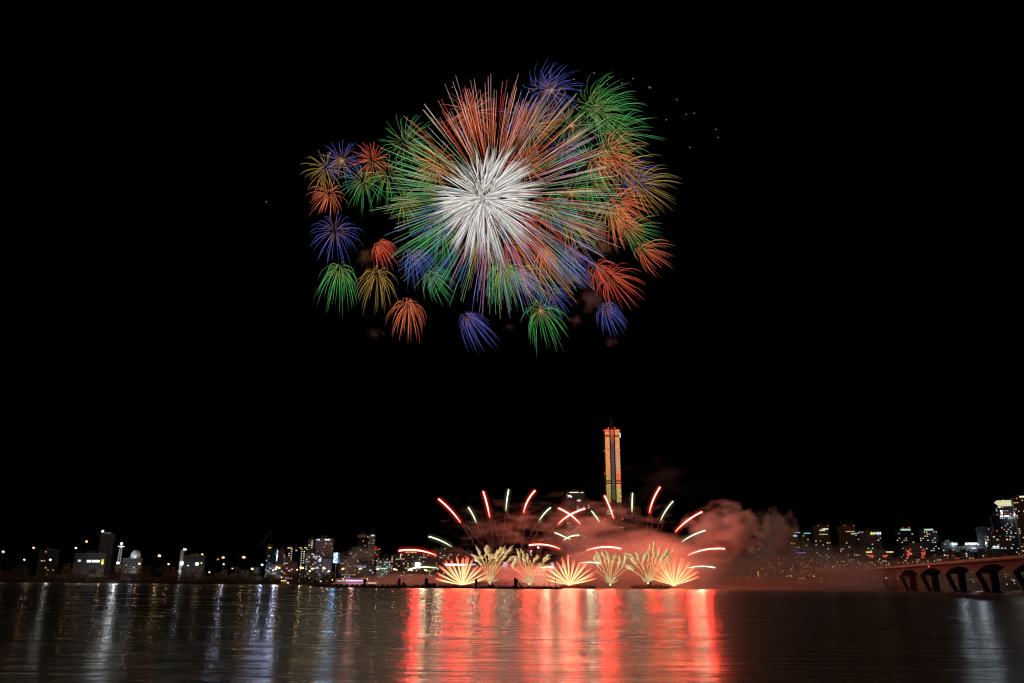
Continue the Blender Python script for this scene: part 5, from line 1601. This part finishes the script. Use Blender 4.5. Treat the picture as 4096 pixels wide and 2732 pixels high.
cruise_boat()
for x0, x1, yt, lab in ((1116, 1160, 2324, 'small dim excursion boat with red hull at the dark shore'),):
    Y = 1000
    a, c = P(x0, 2340, Y), P(x1, 2340, Y); L = (c.x - a.x) / 2
    root = empty('excursion_boat', ((a.x + c.x) / 2, Y, 0)); tag(root, lab, 'boat')
    MB().box(-L * .9, L * .9, 0, 5, -.5, 1.6, top=(1.2, .4)).build('hull', solid('red_hull', (.4, .1, .06), .5), root)
    zt = P(1138, yt, Y).z
    mb = MB(); mb.box(-L * .7, L * .6, .6, 4.4, 1.603, zt * .7); mb.box(-L * .75, L * .7, .4, 4.6, zt * .7 + .003, zt * .7 + .3); mb.box(-L * .5, 0, 1, 4, zt * .7 + .303, zt); mb.build('cabin', solid('boat_white', (.5, .48, .46), .5), root)
    for k in range(3): MB().ball((-L * .6 + k * 2.5, .2, zt + .4), .45, 6, 4).build('deck_lamp', LM['y'][0], root)
    MB().ball((L * .6, .2, zt * .55), .5, 6, 4).build('deck_lamp', LM['w'][0], root)

# a snag of driftwood on the water left of the barges
c = P(1170, 2362, 420)
mb = MB(); random.seed(5)
mb.tube([(-3, 0, .1), (-1.6, 0, .9), (0, 0, 1.3), (1.6, 0, .8), (2.4, 0, -.2)], [.1, .3, .4, .3, .1], 6)
for k in range(7):
    a = Vector((-2.5 + k * .75, 0, .7)); mb.bar(a, a + Vector((U(-.8, .4), U(-.3, .3), U(.5, 1.1))), .06)
tag(mb.build('driftwood', M_bark, None, (c.x, 420, 0)), 'dark branchy snag of driftwood on the water left of the leftmost barge', 'driftwood')

# ================================================================== the arched bridge
def bridge():
    A, B = Vector((315, 498)), None
    zd = P(4017, 2226, 498).z
    # pier positions: points on the deck line that show at these photo columns
    d = Vector((.184, .983)).normalized()
    p0 = Vector((P(4017, 2226, 498).x, 498))
    nrm = Vector((d.y, -d.x))          # to the right of the bridge, away from the camera side
    root = empty('arched_bridge', (p0.x, p0.y, 0))
    tag(root, 'long concrete arched bridge on slanted piers at the right', 'bridge')
    Mc = solid('bridge_concrete', (.13, .125, .115), .8, .25, .08)
    Mp = solid('parapet_concrete', (.42, .33, .29), .8, .2, .3)
    Wd = 20.0
    span = 62.0
    W3 = lambda s, t, z: (d.x * s + nrm.x * t, d.y * s + nrm.y * t, z)
    top = zd - 1.2
    s0, s1 = -2.6 * span, 10.6 * span

    def soffit(s):
        f = (s / span) % 1.0
        x = 2 * f - 1                       # -1 at a pier, 0 at mid span
        return top - (2.4 + 5.6 * abs(x) ** 2.0)
    mb = MB()
    n = 300
    i0 = 0
    for k in range(n + 1):
        s = s0 + (s1 - s0) * k / n
        b = soffit(s)
        mb.v += [W3(s, 3.2, b), W3(s, 3.2, top - 1.6), W3(s, 0, top - .9), W3(s, 0, top), W3(s, Wd, top), W3(s, Wd, top - .9), W3(s, Wd - 3.2, top - 1.6), W3(s, Wd - 3.2, b)]
    for k in range(n):
        for j in range(8):
            q = (j + 1) % 8
            mb.f.append((k * 8 + j, k * 8 + q, (k + 1) * 8 + q, (k + 1) * 8 + j))
    mb.build('girder', Mc, root)
    for t in (.1, Wd - .5):
        pb = MB()
        v0 = [W3(s0, t, top + .003), W3(s1, t, top + .003), W3(s1, t + .4, top + .003), W3(s0, t + .4, top + .003)]
        pb.v = v0 + [(x, y, z + 1.1) for x, y, z in v0]
        pb.f = [(4, 5, 6, 7), (0, 1, 5, 4), (1, 2, 6, 5), (2, 3, 7, 6), (3, 0, 4, 7)]
        pb.build('parapet', Mp, root)
    # railing posts and planters on the near parapet
    for k in range(100):
        s = s0 + 2 + k * (span * 8.2) / 100
        pb = MB(); c = W3(s, .3, top + 1.103)
        pb.box(c[0] - .25, c[0] + .25, c[1] - .3, c[1] + .3, c[2], c[2] + .8)
        pb.build('railing_post', Mp if k % 3 else M_dark, root)
    for q in range(-2, 11):
        s = q * span
        b = soffit(s)
        # slanted front leg, upright rear leg, tie beam and footing
        lg = MB()

        def leg(sa, ta, sb, tb, wa, wb, dt):
            i = len(lg.v)
            lg.v += [W3(sa - wa, ta, b + .4), W3(sa + wa, ta, b + .4), W3(sa + wa, ta + dt, b + .4), W3(sa - wa, ta + dt, b + .4),
                     W3(sb - wb, tb, .4), W3(sb + wb, tb, .4), W3(sb + wb, tb + dt, .4), W3(sb - wb, tb + dt, .4)]
            lg.f.extend([(i, i + 1, i + 2, i + 3), (i + 4, i + 7, i + 6, i + 5), (i, i + 4, i + 5, i + 1), (i + 1, i + 5, i + 6, i + 2), (i + 2, i + 6, i + 7, i + 3), (i + 3, i + 7, i + 4, i)])
        leg(s, 2.6, s, 7.2, 2.2, 1.8, 3.6)
        lg.build('slanted_leg', Mc, root)
        lg = MB()
        leg(s, Wd - 8, s, Wd - 8, 2.2, 2.0, 4.6)
        lg.build('upright_leg', Mc, root)
        fb = MB(); c = W3(s, 10.5, 0)
        fb.tube([(c[0], c[1], -1), (c[0], c[1], .6)], 8.5, 14)
        fb.build('footing', Mc, root)
    # lamp posts on the deck
    for k in range(12):
        s = -1.3 * span + k * 44
        c = W3(s, .9, top)
        lp = MB().tube([(c[0], c[1], c[2]), (c[0], c[1], c[2] + 8), (c[0] + 1.2, c[1], c[2] + 8.6)], [.14, .09, .06], 5)
        lp.build('lamp_post', M_post, root)
    for px, m in ((3715, M_red), (3744, M_signb)):
        p = P(px, 2266, 640)
        MB().ball((p.x - p0.x, p.y - p0.y, p.z), .6, 6, 4).build('navigation_light', m, root)


bridge()
